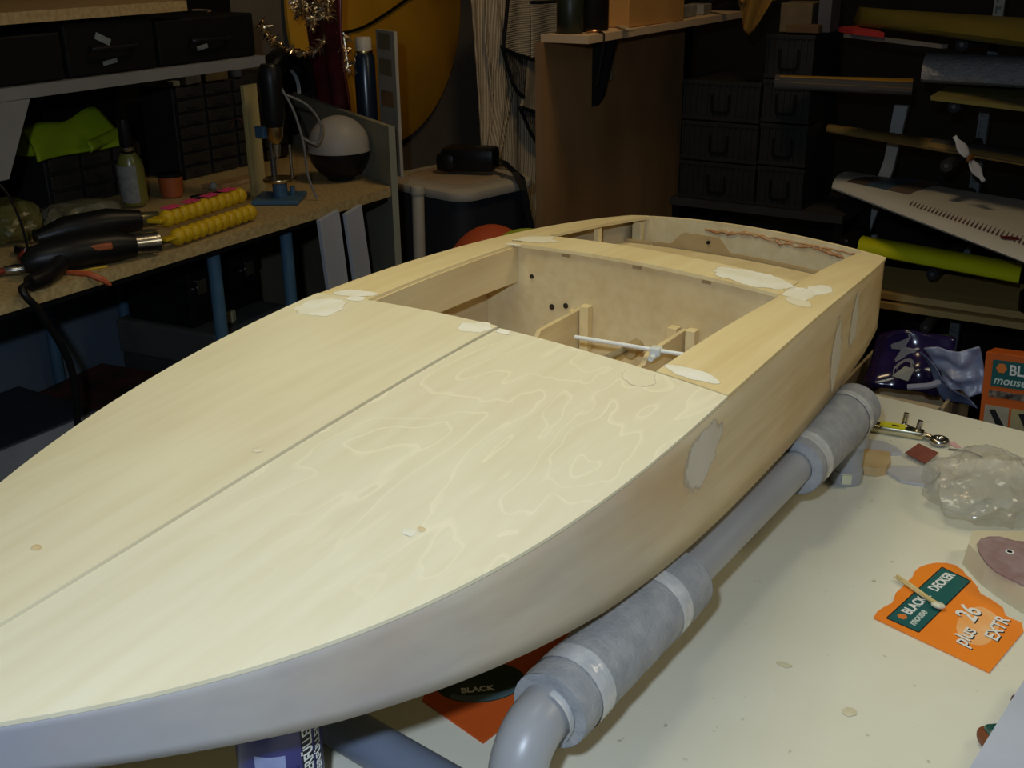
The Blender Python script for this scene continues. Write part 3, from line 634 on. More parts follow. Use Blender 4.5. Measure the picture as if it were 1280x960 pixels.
# things between bench and shelf, along the wall
dr = mat('drawer_front', (.026, .024, .020), (.018, .017, .015), .35, 20, spec=.6); drf = mat('drawer_frame', (.018, .017, .016), None, .5, 10)
def drawers(lab, y0, y1, x, z0, z1, cols, rows):
    t = thing('drawer_cabinet', lab, 'cabinet', (x, (y0+y1)/2, z0))
    W, H = y1-y0, z1-z0
    bm = BM(); boxr(bm, -.12, -.006, -W/2, W/2, 0, H, .003); obj('cabinet_frame', bm, drf, t)
    for i in range(cols):
        for j in range(rows):
            w, h = W/cols, H/rows; yc = -W/2+w*(i+.5); zc = h*(j+.5)
            bm = BM(); bx(bm, (.0005, yc, zc), (.012, w-.008, h-.007), 0, .002); d = obj('drawer', bm, dr, t)
            bm = BM(); bx(bm, (.009, yc, zc-.003), (.005, w*.32, .005), 0, .001); obj('pull', bm, drf, d)
drawers('low black small parts cabinet under the lime green bag', 1.54, 1.80, -2.17, BT+.001, BT+.118, 3, 3)
drawers('wide black small parts cabinet behind the drill stand', 1.92, 2.30, -2.17, BT+.001, BT+.225, 4, 7)
# lime bag
lime = mat('lime_vinyl', (.30, .42, .015), (.24, .35, .01), .35, 8, bump=.15, bscale=25, spec=.6)
lb = thing('vinyl_bag', 'folded lime green vinyl bag on the low parts cabinet', 'bag', (-2.2, 1.6, 1.0195))
bm = BM(); Vg = grid(bm, lambda s, q: (.03+.06*q-.03*s+.012*math.sin(s*5+q*3), -.105+.235*s-.012*q*(1-s), .004+.062*(1-q)+.012*(1-q)*s+.006*math.sin(s*9)*(1-q)), 24, 8)
obj('front_fold', bm, lime, lb, smooth=True, solid=.006)
bm = BM(); grid(bm, lambda s, q: (.095-.05*s+.008*math.sin(q*4), .01+.13*s, .002+.026*q+.010*s), 12, 5); obj('flap', bm, lime, lb, smooth=True, solid=.005)
bm = BM(); boxr(bm, -.06, .02, -.09, .11, .0, .05, .012); obj('bag_body', bm, lime, lb, smooth=True)
# leaning bottle and orange tub
bo = thing('glue_bottle', 'tilted olive bottle with white label and black neck on the bench', 'bottle', (-2.045, 1.665, BT), 0)
RB = Matrix.Rotation(.13, 3, 'X') @ Matrix.Rotation(.12, 3, 'Y')
sc_ = mat('olive_bottle', (.20, .19, .04), (.16, .15, .03), .3, 8, spec=.6)
bm = BM(); lathe(bm, [(.0245, .002), (.029, .008), (.029, .085), (.024, .105), (.014, .120)], (0, 0, .006), 28, RB); obj('bottle_body', bm, sc_, bo, smooth=True)
bm = BM(); lathe(bm, [(.0145, .120), (.0150, .128), (.0135, .175), (.010, .195)], (0, 0, .006), 20, RB); nk = obj('neck', bm, black, bo, smooth=True)
bm = BM(); lathe(bm, [(.0155, .126), (.0160, .130), (.0155, .134)], (0, 0, .006), 20, RB); obj('shiny_ring', bm, steel, nk, smooth=True)
bm = BM(); grid(bm, lambda s, q: Vector((0, 0, .006))+RB @ Vector((.0294*math.cos(-2.2+1.9*s), .0294*math.sin(-2.2+1.9*s), .012+.085*q)), 12, 2); obj('paper_label', bm, mat('bottle_label', (.28, .28, .25), (.20, .20, .18), .5, 60), bo, smooth=True)
tb = thing('plastic_tub', 'small orange red tub beside the leaning bottle', 'tub', (-2.05, 1.775, BT))
bm = BM(); lathe(bm, [(.022, .001), (.025, .004), (.028, .048)], (0, 0, 0), 24); obj('tub_body', bm, mat('orange_red_plastic', (.40, .10, .025), (.33, .08, .02), .5, 10), tb, smooth=True)
bm = BM(); lathe(bm, [(.0290, .0482), (.0290, .055), (.025, .056)], (0, 0, 0), 24); obj('lid', bm, dark, tb, smooth=True)
# small boxes on top of the wide cabinet
def carton(name, label, cat, c, s, rz, m, group=None, bev=.002, rot=None):
    bm = BM(); bx(bm, (0, 0, s[2]/2+.0005), s, 0, bev); o = obj(name, bm, m, None, c); o.rotation_euler = rot or (0, 0, rz); return tag(o, label, cat, group)
zt = BT+.2265
carton('parts_box', 'speckled grey box on the wide parts cabinet', 'box', (-2.19, 1.975, zt), (.06, .06, .052), .2, mat('speckled_grey', (.11, .12, .12), (.07, .075, .08), .7, 60))
carton('parts_box', 'flat tan box on the wide parts cabinet beside the speckled box', 'box', (-2.19, 2.06, zt), (.06, .07, .026), -.1, mat('dull_tan', (.15, .115, .05), (.10, .08, .04), .7, 20))
bm = BM(); lathe(bm, [(.017, .0005), (.018, .002), (.018, .050), (.012, .055), (.008, .062)], (0, 0, 0), 20); tag(obj('small_tin', bm, mat('pale_blue_tin', (.12, .16, .24), (.09, .12, .19), .4, 20), None, (-2.185, 2.14, zt), smooth=True), 'pale blue small tin on the wide parts cabinet under the shelf', 'tin')
carton('small_box', 'thin pale box lying at the left on the wide parts cabinet', 'box', (-2.17, 1.925, zt), (.02, .022, .012), 0, mat('pale_grey_card', (.24, .27, .26), None, .6))
# foil reel on the wall
rl_ = thing('cable_reel', 'big black ring shaped reel with pale inner edge hanging on the wall', 'reel', (-2.3145, 2.445, 1.05))
RX = Matrix.Rotation(PI/2, 3, 'Y')
bm = BM(); lathe(bm, [(.066, -.0), (.110, -.0), (.118, .008), (.118, .052), (.110, .060), (.070, .060), (.066, .052), (.066, 0)], (0, 0, 0), 48, RX); obj('reel_ring', bm, black, rl_, smooth=True)
bm = BM(); lathe(bm, [(.0655, .0), (.0655, .012), (.0635, .012), (.0635, .0), (.0655, .0)], (0, 0, 0), 48, RX); obj('inner_edge', bm, whitewood, rl_, smooth=True)
# mini drill stand
dx, dy = -1.800, 1.865
ds = thing('drill_stand', 'blue based mini drill press with black drill and brass coloured fittings', 'drill press', (dx, dy, BT), -.25)
bm = BM(); bx(bm, (0, 0, .006), (.105, .105, .011), .78, .003); obj('base_plate', bm, bluepaint, ds)
bm = BM(); tube(bm, [(-.034, .012, .012), (-.034, .012, .27)], .0065, 14); obj('column', bm, mat('dark_steel', (.10, .10, .10), None, .4, metal=.6), ds, smooth=True)
bm = BM(); tube(bm, [(.006, 0, .0118), (.006, 0, .045)], .016, 18); tube(bm, [(.012, .028, .0118), (.012, .028, .030)], .006, 10); obj('pedestal', bm, bluepaint, ds, smooth=True)
bm = BM(); lathe(bm, [(.001, .0455), (.035, .0455), (.036, .049), (.035, .0525), (.001, .0525)], (.004, 0, 0), 30); obj('work_disc', bm, brass, ds, smooth=True)
bm = BM(); bx(bm, (-.030, -.010, .152), (.030, .024, .026), .1, .003); obj('slide_clamp', bm, bluepaint, ds)
bm = BM(); tube(bm, [(.004, 0, .128), (.004, 0, .142), (.004, 0, .166)], [.008, .017, .019], 20); obj('collar', bm, brass, ds, smooth=True)
bm = BM(); tube(bm, [(.004, 0, .080), (.004, 0, .098), (.004, 0, .101), (.004, 0, .1278)], [.0015, .0018, .0085, .010], 14); obj('chuck', bm, steel, ds, smooth=True)
bm = BM(); tube(bm, [(.004, 0, .1665), (.004, 0, .185), (.004, 0, .260), (.004, 0, .292), (.004, 0, .300)], [.020, .0245, .026, .024, .018], 22); obj('drill_body', bm, black, ds, smooth=True)
bm = BM(); tube(bm, [(.018, .026, .050), (.018, .026, .125)], .0035, 8); obj('guide_rod', bm, steel, ds, smooth=True)
bm = BM(); tube(bm, [(.022, .014, .25), (.040, .030, .20), (.050, .042, .13), (.048, .048, .06), (.060, .060, .004)], .0028, 8); cb = obj('power_cable', bm, mat('grey_cable', (.20, .19, .17), None, .5), ds, smooth=True)
bm = BM(); tube(bm, [(.030, .020, .235), (.050, .060, .21), (.060, .085, .165), (.050, .075, .125), (.035, .050, .140)], .0028, 8); obj('power_cable', bm, mat('grey_cable', (.20, .19, .17)), ds, smooth=True)
carton('wood_strip', 'narrow pale upright wood board standing behind the drill stand', 'board', (-1.884, 1.885, BT), (.012, .042, .250), 0, mat('pale_yellow_board', (.42, .33, .13), (.36, .27, .10), .6, 14, stretch=(1, 1, .2)))
# two tone ball
bl = thing('ball_lamp', 'round ball with white upper half and black lower half on the bench', 'lamp', (-1.835, 2.12, BT))
rb = .0755
bm = BM(); lathe(bm, [(.032, .001)]+[(rb*math.sin(a), rb-rb*math.cos(a)+.001) for a in [.47+k*(PI/2-.47)/12 for k in range(13)]], (0, 0, 0), 40); obj('lower_shell', bm, black, bl, smooth=True)
bm = BM(); lathe(bm, [(rb*1.03, rb-.004), (rb*1.035, rb+.001), (rb*1.03, rb+.005)]+[(rb*math.sin(a)+.00001, rb-rb*math.cos(a)+.004) for a in [PI/2+k*(PI/2)/14 for k in range(15)]], (0, 0, 0), 40); obj('upper_shell', bm, mat('pale_ball_plastic', (.36, .33, .28), (.33, .30, .25), .5, 10), bl, smooth=True)
# yellow wall plug strip
yp = thing('wall_plug_strip', 'two stacked rows of knobbly yellow plastic with pink labels near bench edge', 'plug strip', (-1.715, 1.574, BT), math.atan2(.285, -.035))
yel = mat('yellow_plastic', (.62, .40, .012), (.54, .33, .008), .4, 40, bump=.2, bscale=150)
for row, (oy, oz) in enumerate(((-.014, .0), (.008, .034))):
    bm = BM(); n = 11
    for k in range(n): ball(bm, (-.115+.222*k/(n-1), oy, oz+.0190), .0182, 2, (.96, .95, .97))
    bx(bm, (0, oy, oz+.019), (.222, .022, .024), 0, .004); obj('plug_row', bm, yel, yp, smooth=True)
for k, x in enumerate((-.095, -.04, .02, .075)):
    bm = BM(); bx(bm, (x, .012, .0716), (.036, .024, .002), 0, .0008); obj('pink_label', bm, mat('pink_label', (.78, .07, .18), None, .5), yp)
bm = BM(); bx(bm, (-.140, .008, .056), (.030, .030, .008), .2, .002); bx(bm, (-.140, -.014, .022), (.030, .022, .006), -.15, .002); obj('torn_end', bm, yel, yp)
# heat gun, glue gun, clamps
hg = thing('heat_gun', 'black heat gun with shiny metal nozzle lying at bench front edge', 'heat gun', (-1.722, 1.285, BT), 0)
bm = BM(); tube(bm, [(-.030, -.12, .026), (-.020, -.10, .031), (0, -.03, .033), (.020, .035, .030), (.034, .072, .027)], [.012, .026, .031, .029, .021], 20); obj('gun_body', bm, black, hg, smooth=True)
bm = BM(); tube(bm, [(.034, .0725, .027), (.047, .110, .025)], [.0185, .0190], 20); tube(bm, [(.047, .1102, .025), (.049, .1155, .0248)], [.0205, .0205], 20); obj('nozzle', bm, steel, hg, smooth=True)
bm = BM(); tube(bm, [(0, -.06, .028), (.022, -.090, .020), (.045, -.135, .017), (.050, -.165, .016)], [.017, .016, .0155, .014], 14); obj('grip', bm, black, hg, smooth=True)
bm = BM(); bx(bm, (.035, -.005, .040), (.010, .045, .012), -.5, .003); obj('trigger', bm, mat('dull_orange_plastic', (.40, .10, .03), None, .5), hg)
gg = thing('glue_gun', 'dark gun shaped tool with olive nozzle lying behind the heat gun', 'glue gun', (-1.86, 1.44, BT), 0)
bm = BM(); tube(bm, [(-.05, -.13, .022), (-.03, -.08, .030), (.0, 0, .032), (.022, .060, .027)], [.014, .026, .028, .020], 18); obj('gun_body', bm, black, gg, smooth=True)
bm = BM(); tube(bm, [(.022, .0605, .027), (.034, .095, .025), (.038, .105, .0245)], [.016, .014, .006], 16); obj('nozzle', bm, mat('olive_metal', (.16, .14, .06), None, .3, metal=.5), gg, smooth=True)
bm = BM(); tube(bm, [(-.02, -.05, .024), (-.065, -.075, .017), (-.10, -.10, .015)], [.014, .014, .012], 12); obj('grip', bm, black, gg, smooth=True)
redh = mat('dull_red_handle', (.26, .035, .02), (.20, .025, .015), .45, 12)
def plier(lab, c, rz, name='pliers'):
    t = thing(name, lab, 'pliers', c, rz)
    for s in (-1, 1):
        bm = BM(); tube(bm, [(.002*s, .0, .010), (.016*s, -.035, .010), (.020*s, -.075, .010), (.012*s, -.105, .010)], [.005, .0075, .0085, .007], 10); obj('handle', bm, redh, t, smooth=True)
        bm = BM(); tube(bm, [(-.001*s, .002, .010), (.007*s, .020, .010), (.002*s, .055, .010)], [.008, .008, .003], 10); obj('jaw', bm, steel if s > 0 else black, t, smooth=True)
plier('red handled pliers at the left bench edge below the white bracket', (-1.80, 1.16, BT), -.5)
plier('red handled pliers leaning across the clutter behind the heat gun grip', (-1.88, 1.26, BT), 1.2)
plier('dark red pliers pointing back at the far left of the bench', (-2.02, 1.16, BT), 2.5)
carton('label_box', 'small green and blue box among the red pliers on the bench', 'box', (-1.86, 1.135, BT), (.05, .05, .035), .4, mat('green_blue_card', (.05, .16, .09), (.04, .08, .20), .5, 25))
bagm = mat('dusty_clear_bag', (.20, .19, .13), (.13, .12, .06), .3, 25, spec=.8, clear=.30, bump=.3, bscale=60)
crumple('plastic_bag', 'crumpled olive tinted plastic bag behind the red pliers on the bench', (-2.05, 1.33, BT), (.075, .085, .045), mat('olive_clear_bag', (.17, .16, .05), (.11, .10, .03), .3, 25, spec=.8, clear=.2, bump=.3, bscale=60), 2.1, .5, 4, 'bag')
crumple('plastic_bag', 'crumpled greyish clear plastic bag on the bench before the low parts cabinet', (-2.02, 1.49, BT), (.065, .085, .030), bagm, 4.2, .5, 4, 'bag')
carton('steel_rule', 'short pale metal strip lying on the bench left of the drill stand', 'strip', (-1.94, 1.86, BT), (.012, .075, .003), .15, steel)
carton('utility_knife', 'black knife handle lying on the bench behind the yellow plug strip', 'knife', (-1.96, 1.80, BT), (.018, .085, .012), -.3, black, None, .004)
bm = BM(); ball(bm, (0, 0, .0101), .010, 2, (1, 1, .98)); tag(obj('glass_bead', bm, mat('shiny_bead', (.30, .30, .26), None, .08, spec=1.), None, (-2.02, 1.875, BT), smooth=True), 'small shiny bead on the bench behind the black knife', 'bead')
carton('wood_offcut', 'flat tan offcut lying on the bench behind the yellow strip', 'offcut', (-2.03, 1.95, BT), (.05, .15, .010), -.05, mat('tan_offcut', (.36, .22, .09), (.28, .17, .07), .7, 20))
bm = BM(); tube(bm, [(-.006, -.028, .002), (0, 0, .002), (.010, .026, .002)], .0022, 7); tag(obj('cable_tie', bm, yel, None, (-1.697, 1.265, BT), smooth=True), 'thin yellow cable tie scrap at the bench edge before the heat gun', 'cable tie')
bm = BM(); tube(bm, [(-2.10, 2.03, 1.02), (-2.05, 2.00, 1.05), (-1.98, 1.97, 1.035), (-1.93, 1.93, .985), (-1.90, 1.90, .93), (-1.895, 1.897, .9045)], .0018, 6); tag(obj('red_wire', bm, mat('dark_red_wire', (.16, .05, .03), None, .5), smooth=True), 'thin dark red wire arching down to the bench beside the pale upright board', 'wire')
# cable hanging off the bench at the left
bm = BM(); tube(bm, [(-1.6735, 1.119, .9145), (-1.664, 1.098, .913), (-1.655, 1.098, .900), (-1.652, 1.12, .86), (-1.655, 1.16, .75), (-1.675, 1.16, .60), (-1.69, 1.13, .45), (-1.66, 1.08, .30)], .0065, 10); tag(obj('rubber_cable', bm, black, smooth=True), 'thick black cable hanging over the bench edge at the left', 'cable')
bm = BM(); tube(bm, [(-1.72, 1.22, .905), (-1.668, 1.235, .904), (-1.652, 1.25, .892), (-1.648, 1.262, .880)], [.004, .006, .006, .003], 8); tag(obj('screwdriver', bm, mat('orange_red_grip', (.50, .10, .03), None, .45), smooth=True), 'short orange red screwdriver poking over the bench edge beside the cable', 'screwdriver')
bm = BM(); tube(bm, [(-1.83, 1.13, 1.09), (-1.80, 1.18, 1.06), (-1.79, 1.20, 1.00), (-1.785, 1.205, .93), (-1.78, 1.21, .903)], .0025, 7); tag(obj('thin_cable', bm, black, smooth=True), 'thin black cable curving down past the white bracket onto the bench', 'cable')
# ---------------------------------------------------------------- under the bench
tool_dark = mat('case_black_blue', (.018, .020, .024), (.012, .013, .016), .6, 10)
def tcase(name, lab, c, s, rz, m, lidm, handle=True, latch=True):
    t = thing(name, lab, 'case', c, rz); x, y, z = s
    bm = BM(); boxr(bm, -x/2, x/2, -y/2, y/2, .0005, z*.68, .006); obj('case_body', bm, m, t)
    bm = BM(); boxr(bm, -x/2-.003, x/2+.003, -y/2-.003, y/2+.003, z*.685, z, .006); obj('lid', bm, lidm, t)
    if handle: bm = BM(); tube(bm, [(x/2+.004, -y*.2, z*.5), (x/2+.025, -y*.17, z*.5), (x/2+.025, y*.17, z*.5), (x/2+.004, y*.2, z*.5)], .007, 8); obj('handle', bm, black, t, smooth=True)
    if latch:
        for q in (-.36, .36): bm = BM(); bx(bm, (x/2+.006, y*q, z*.66), (.006, .03, .035), 0, .001); obj('latch', bm, steel, t)
    return t
bluegrey = mat('dark_navy_crate', (.030, .036, .048), (.022, .028, .038), .6, 8)
pl = thing('low_platform', 'dark timber platform on the floor under the workbench', 'platform', (-2.05, 1.6, 0))
bm = BM(); boxr(bm, -.19, .12, -.55, .75, .30, .335); obj('deck_board', bm, dark, pl)
for y in (-.45, .1, .65): bm = BM(); boxr(bm, -.18, .10, y-.03, y+.03, 0, .2995); obj('bearer', bm, dark, pl)
cr = thing('storage_crate', 'large dark navy crate with white front panel under the bench at left', 'crate', (-2.12, 1.26, .3355))
bm = BM(); boxr(bm, -.11, .16, -.14, .16, .0, .180, .003); obj('crate_body', bm, bluegrey, cr)
bm = BM(); boxr(bm, .1605, .165, -.139, .159, .004, .176); obj('front_panel', bm, mat('grey_white_panel', (.34, .34, .36), (.29, .29, .31), .6, 10), cr)
tcase('tool_case', 'open looking dark toolbox with dull red inside under the bench', (-2.10, 1.56, .3355), (.26, .24, .155), .15, tool_dark, mat('dull_red_lid', (.10, .028, .018), (.03, .02, .016), .6, 14))
t2 = tcase('tool_case', 'grey flat lidded case under the bench right of the dull red toolbox', (-2.06, 1.83, .3355), (.30, .26, .27), .1, mat('dim_grey_case', (.045, .045, .042), None, .6), mat('grey_lid', (.085, .085, .075), (.065, .065, .06), .6, 12))
tcase('tool_case', 'tall black power tool case on top of the grey flat lidded case', (-2.08, 1.83, .606), (.20, .24, .145), .1, black, black)
carton('pale_plug', 'small cream plug on the grey case lid under the bench', 'plug', (-1.93, 1.80, .606), (.022, .026, .030), .4, mat('cream_plug', (.55, .47, .26), None, .5), None, .006)
for k, (y, lab) in enumerate(((1.850, 'white plank leaning under the bench front, left of the pair'), (1.935, 'white plank leaning under the bench front, right of the pair'))):
    bm = BM(); bx(bm, (0, 0, .447), (.010, .076-.010*k, .89), 0, .001); o = obj('white_plank', bm, mat('white_plank_paint', (.42, .43, .46), (.36, .37, .40), .6, 10, stretch=(1, 1, .3)), None, (-1.650, 1.93+.105*k, .003)); o.rotation_euler = (.10+.03*k, 0, .12); tag(o, lab, 'plank', 'white planks')
bm = BM(); boxr(bm, -.02, .02, -.03, .03, .0005, .60); tag(obj('dark_board', bm, mat('dim_brown_board', (.05, .045, .035), None, .7), None, (-1.78, 2.42, 0)), 'dim brown upright board in the shade under the bench end', 'board')

# ================================================================== behind the bench end: tube, print, foil, disc
cn = thing('sealant_can', 'tall blue spray can with cream cap behind the sloping end panel', 'can', (-1.90, 2.315, BT))
bm = BM(); lathe(bm, [(.026, .0), (.027, .003), (.027, .270), (.020, .284)], (0, 0, 0), 26); obj('can_body', bm, mat('navy_can', (.006, .016, .036), (.005, .010, .020), .25, 6, spec=.8), cn, smooth=True)
bm = BM(); lathe(bm, [(.0205, .2845), (.0205, .315), (.018, .320)], (0, 0, 0), 22); obj('cap', bm, mat('cream_cap', (.62, .56, .44), None, .4), cn, smooth=True)
bm = BM(); lathe(bm, [(.0225, .2805), (.0232, .284), (.0225, .2875)], (0, 0, 0), 22); obj('rim', bm, brass, cn, smooth=True)
pr = thing('picture_board', 'narrow pale board with faded coloured pictures behind the blue spray can', 'board', (-1.775, 2.245, BT), -.5)
bm = BM(); boxr(bm, -.045, .065, -.004, .004, .001, .345); obj('board_sheet', bm, mat('pale_grey_brown_print', (.40, .35, .27), (.33, .29, .22), .6, 14), pr)
for z, m in ((.165, mat('faded_orange_print', (.30, .15, .06), (.20, .12, .06), .6, 40)), (.24, mat('faded_olive_print', (.16, .15, .07), (.22, .16, .09), .6, 40)), (.30, mat('faded_olive_print', (.2, .2, .1)))):
    bm = BM(); boxr(bm, -.030, .045, -.0055, -.0045, z, z+.038); obj('printed_picture', bm, m, pr)
redfoil = mat('dark_red_foil', (.15, .018, .020), (.07, .010, .012), .35, 12, bump=.3, bscale=30, spec=.6)
rf = thing('foil_bag', 'dark red foil bag hanging behind the black reel at the bench end', 'bag', (-2.12, 2.44, .905))
bm = BM(); grid(bm, lambda s, q: (-.09+.27*s, .02-.17*s+.015*math.sin(s*14+q*5), .0+.44*q), 20, 12); obj('bag_sheet', bm, redfoil, rf, smooth=True, solid=.004)
bm = BM(); tube(bm, [(.05, -.045, .27), (.052, -.05, .20), (.065, -.058, .16), (.060, -.058, .12), (.075, -.063, .05)], .0022, 6); obj('gold_thread', bm, brass, rf)
tin = mat('gold_tinsel', (.98, .85, .62), (.95, .78, .55), .24, 40, metal=1)
def tinsel(lab, path, n, seed):
    rnd = random.Random(seed); bm = BM(); P_ = [Vector(p) for p in path]; segs = len(P_)-1
    tube(bm, P_, .0018, 5)
    for k in range(n):
        u = rnd.random()*segs; i = min(int(u), segs-1); p = P_[i].lerp(P_[i+1], u-i)
        d = Vector((rnd.uniform(-1, 1), rnd.uniform(-1, 1), rnd.uniform(-1.2, .5))).normalized(); L = rnd.uniform(.012, .03)
        s = d.cross(Vector((rnd.random(), rnd.random(), rnd.random()))).normalized()*.0036
        a, b, c, e = p-s, p+s, p+d*L*.5+s*1.2+Vector((0, 0, .003)), p+d*L
        vs = [bm.verts.new(x) for x in (a, b, c, e)]; bm.faces.new((vs[0], vs[1], vs[2])); bm.faces.new((vs[0], vs[2], vs[3]))
    return tag(obj('tinsel_garland', bm, tin), lab, 'garland')
tinsel('glittering gold tinsel hanging in front of the dark red foil bag', [(-2.14, 2.33, 1.31), (-2.10, 2.31, 1.27), (-2.07, 2.29, 1.31), (-2.02, 2.27, 1.24), (-2.0, 2.26, 1.31), (-1.955, 2.25, 1.27), (-1.94, 2.24, 1.32)], 520, 5)
tinsel('short gold tinsel strand above the black reel', [(-2.22, 2.29, 1.26), (-2.20, 2.28, 1.225), (-2.16, 2.27, 1.20), (-2.09, 2.26, 1.185), (-2.03, 2.25, 1.18), (-1.985, 2.24, 1.195), (-1.955, 2.235, 1.215)], 220, 9)
tinsel('gold tinsel end dangling beside the blue spray can', [(-1.95, 2.30, 1.23), (-1.945, 2.30, 1.18), (-1.94, 2.30, 1.13)], 90, 12)
# orange disc on the wall, with a dark cord across
od = thing('round_panel', 'big orange yellow round board against the wall behind the bin', 'board', (-2.335, 2.93, 1.252))
bm = BM(); lathe(bm, [(.001, 0), (.425, 0), (.43, .004), (.43, .014), (.425, .018), (.001, .018)], (0, 0, 0), 72, RX); obj('disc', bm, mat('orange_yellow_paint', (.66, .33, .018), (.55, .27, .013), .6, 5), od, smooth=True)
bm = BM(); tube(bm, [(.022, -.24, -.065), (.026, -.12, -.055), (.03, 0, -.02), (.03, .12, .02), (.028, .28, .06)], .0045, 8); obj('cord', bm, dark, od, smooth=True)
# ---------------------------------------------------------------- bin with the camera bag
bn = thing('rubbish_bin', 'dark grey rubbish bin with cream rounded lid in front of the orange disc', 'bin', (-1.95, 2.78, 0), -.2)
def rrect(hx, hy, r, n=8):
    out = []
    for cx, cy, a0 in ((hx-r, hy-r, 0), (-hx+r, hy-r, PI/2), (-hx+r, -hy+r, PI), (hx-r, -hy+r, 1.5*PI)):
        out += [(cx+r*math.cos(a0+PI/2*k/n), cy+r*math.sin(a0+PI/2*k/n)) for k in range(n+1)]
    return out
def loft(bm, secs):
    rings = [[bm.verts.new((x, y, z)) for x, y in pts] for pts, z in secs]
    for a, b in zip(rings, rings[1:]):
        n = len(a)
        for k in range(n): bm.faces.new((a[k], a[(k+1) % n], b[(k+1) % n], b[k]))
    bm.faces.new(rings[0][::-1]); bm.faces.new(rings[-1])
bm = BM(); loft(bm, [(rrect(.13, .115, .05), .001), (rrect(.165, .145, .06), .55), (rrect(.175, .15, .06), .752)]); obj('bin_body', bm, mat('dark_grey_bin', (.040, .042, .046), (.032, .034, .038), .5, 8), bn, smooth=True)
bm = BM(); loft(bm, [(rrect(.188, .162, .065), .7525), (rrect(.192, .166, .066), .765), (rrect(.190, .164, .066), .776), (rrect(.176, .15, .06), .785), (rrect(.165, .14, .055), .786)]); obj('lid', bm, cream, bn, smooth=True)
bm = BM(); loft(bm, [(rrect(.13, .11, .05), .7865), (rrect(.12, .10, .05), .791)]); obj('lid_panel', bm, mat('tan_lid_panel', (.50, .38, .24), (.44, .33, .2), .5, 8), bn, smooth=True)
cbg = thing('camera_bag', 'black camera case lying on the cream bin lid, strap hanging at the right', 'bag', (-1.925, 2.80, .7915), .25)
bm = BM(); bx(bm, (.01, .0, .045), (.165, .085, .068), .06, .014); bx(bm, (-.055, -.005, .036), (.06, .09, .055), 0, .014); obj('case_body', bm, black, cbg, smooth=True)
bm = BM()
def strap(bm, pts, w=.016):
    P_ = [Vector(p) for p in pts]; V = []
    for i, p in enumerate(P_):
        V.append((bm.verts.new(p+Vector((-w/2, -w/3, 0))), bm.verts.new(p+Vector((w/2, w/3, 0)))))
    for a, b in zip(V, V[1:]): bm.faces.new((a[0], a[1], b[1], b[0]))
strap(bm, [(.09, -.01, .05), (.125, -.03, .045), (.165, -.05, .02), (.195, -.06, -.03), (.215, -.07, -.11), (.25, -.085, -.22), (.285, -.09, -.31)])
obj('strap', bm, black, cbg, solid=.003)
bm = BM(); strap(bm, [(.085, .01, .03), (.13, -.005, .028), (.18, -.03, .0), (.205, -.055, -.08), (.205, -.07, -.18), (.195, -.075, -.30)]); obj('strap', bm, black, cbg, solid=.003)
bm = BM(); tube(bm, [(-1.935, 2.535, .004), (-1.94, 2.555, .30), (-1.945, 2.575, .765)], .018, 14); lathe(bm, [(.020, .765), (.023, .772), (.020, .79), (.008, .795)], (-1.945, 2.575, 0), 14); tag(obj('plastic_tube', bm, cream, smooth=True), 'cream plastic tube standing in front of the dark rubbish bin', 'tube')
# orange and lime round thing behind the hull
ob = thing('cloth_bundle', 'orange and lime rounded bundle peeping over the far edge of the boat hull', 'bundle', (-1.285, 1.95, .57))
bm = BM(); ball(bm, (0, 0, .158), .158, 4, (.70, .75, 1)); obj('orange_shell', bm, mat('orange_red_cloth', (.42, .065, .012), (.36, .05, .01), .7, 10), ob, smooth=True)
bm = BM(); ball(bm, (.085, .005, .166), .150, 4, (.85, .8, 1)); obj('lime_shell', bm, mat('lime_cloth', (.36, .42, .02), (.30, .36, .015), .7, 10), ob, smooth=True)
tr_ = thing('trestle', 'dark trestle stool behind the work table carrying the orange bundle', 'stool', (-1.26, 1.95, 0))
bm = BM(); boxr(bm, -.17, .17, -.17, .17, .545, .5695, .003); obj('stool_top', bm, dark, tr_)
for x in (-.14, .14):
    for y in (-.14, .14): bm = BM(); boxr(bm, x-.015, x+.015, y-.015, y+.015, 0, .5445); obj('leg', bm, dark, tr_)
# ---------------------------------------------------------------- partition, its shelf and the blanket
pt_ = thing('partition_panel', 'tall dark brown plywood panel on the left wall, carrying a shelf', 'panel', (-1.43, 2.79, 0))
bm = BM(); boxr(bm, -.010, .010, -.398, .425, 0, 1.216); obj('plywood_sheet', bm, darkply, pt_)
bm = BM(); boxr(bm, -.045, .015, .4255, .475, 0, 1.30); obj('gap_strip', bm, dark, pt_)  # black strip added in place of the dark gap beside the panel
rs_ = thing('partition_shelf', 'pale edged shelf along the top of the brown plywood panel', 'shelf', (-1.45, 2.75, 1.2165))
bm = BM(); boxr(bm, .022, .15, -.352, .62, 0, .018); obj('shelf_board', bm, mat('tan_shelf', (.75, .52, .30), (.66, .45, .25), .5, 12), rs_)
bm = BM(); prism(bm, [(.031, -.001), (.10, -.001), (.09, -.03), (.062, -.15), (.046, -.175), (.031, -.18)], -.11, -.096, lambda x, y, z: (x, z, y)); obj('bracket', bm, black, rs_)
carton('cardboard_box', 'orange brown cardboard box on the shelf above the plywood panel', 'box', (-1.36, 2.79, 1.235), (.10, .30, .13), -.05, mat('orange_cardboard', (.60, .30, .08), (.52, .25, .06), .7, 8))
dw = mat('dim_white_card', (.30, .28, .22), (.22, .2, .15), .6, 30)
carton('component_box', 'small pale grey box on the shelf beside the cardboard box', 'box', (-1.37, 3.06, 1.235), (.06, .10, .030), 0, dw)
carton('component_box', 'small pale box at the shelf far end, beside the grey one', 'box', (-1.37, 3.185, 1.235), (.06, .075, .028), .1, dw)
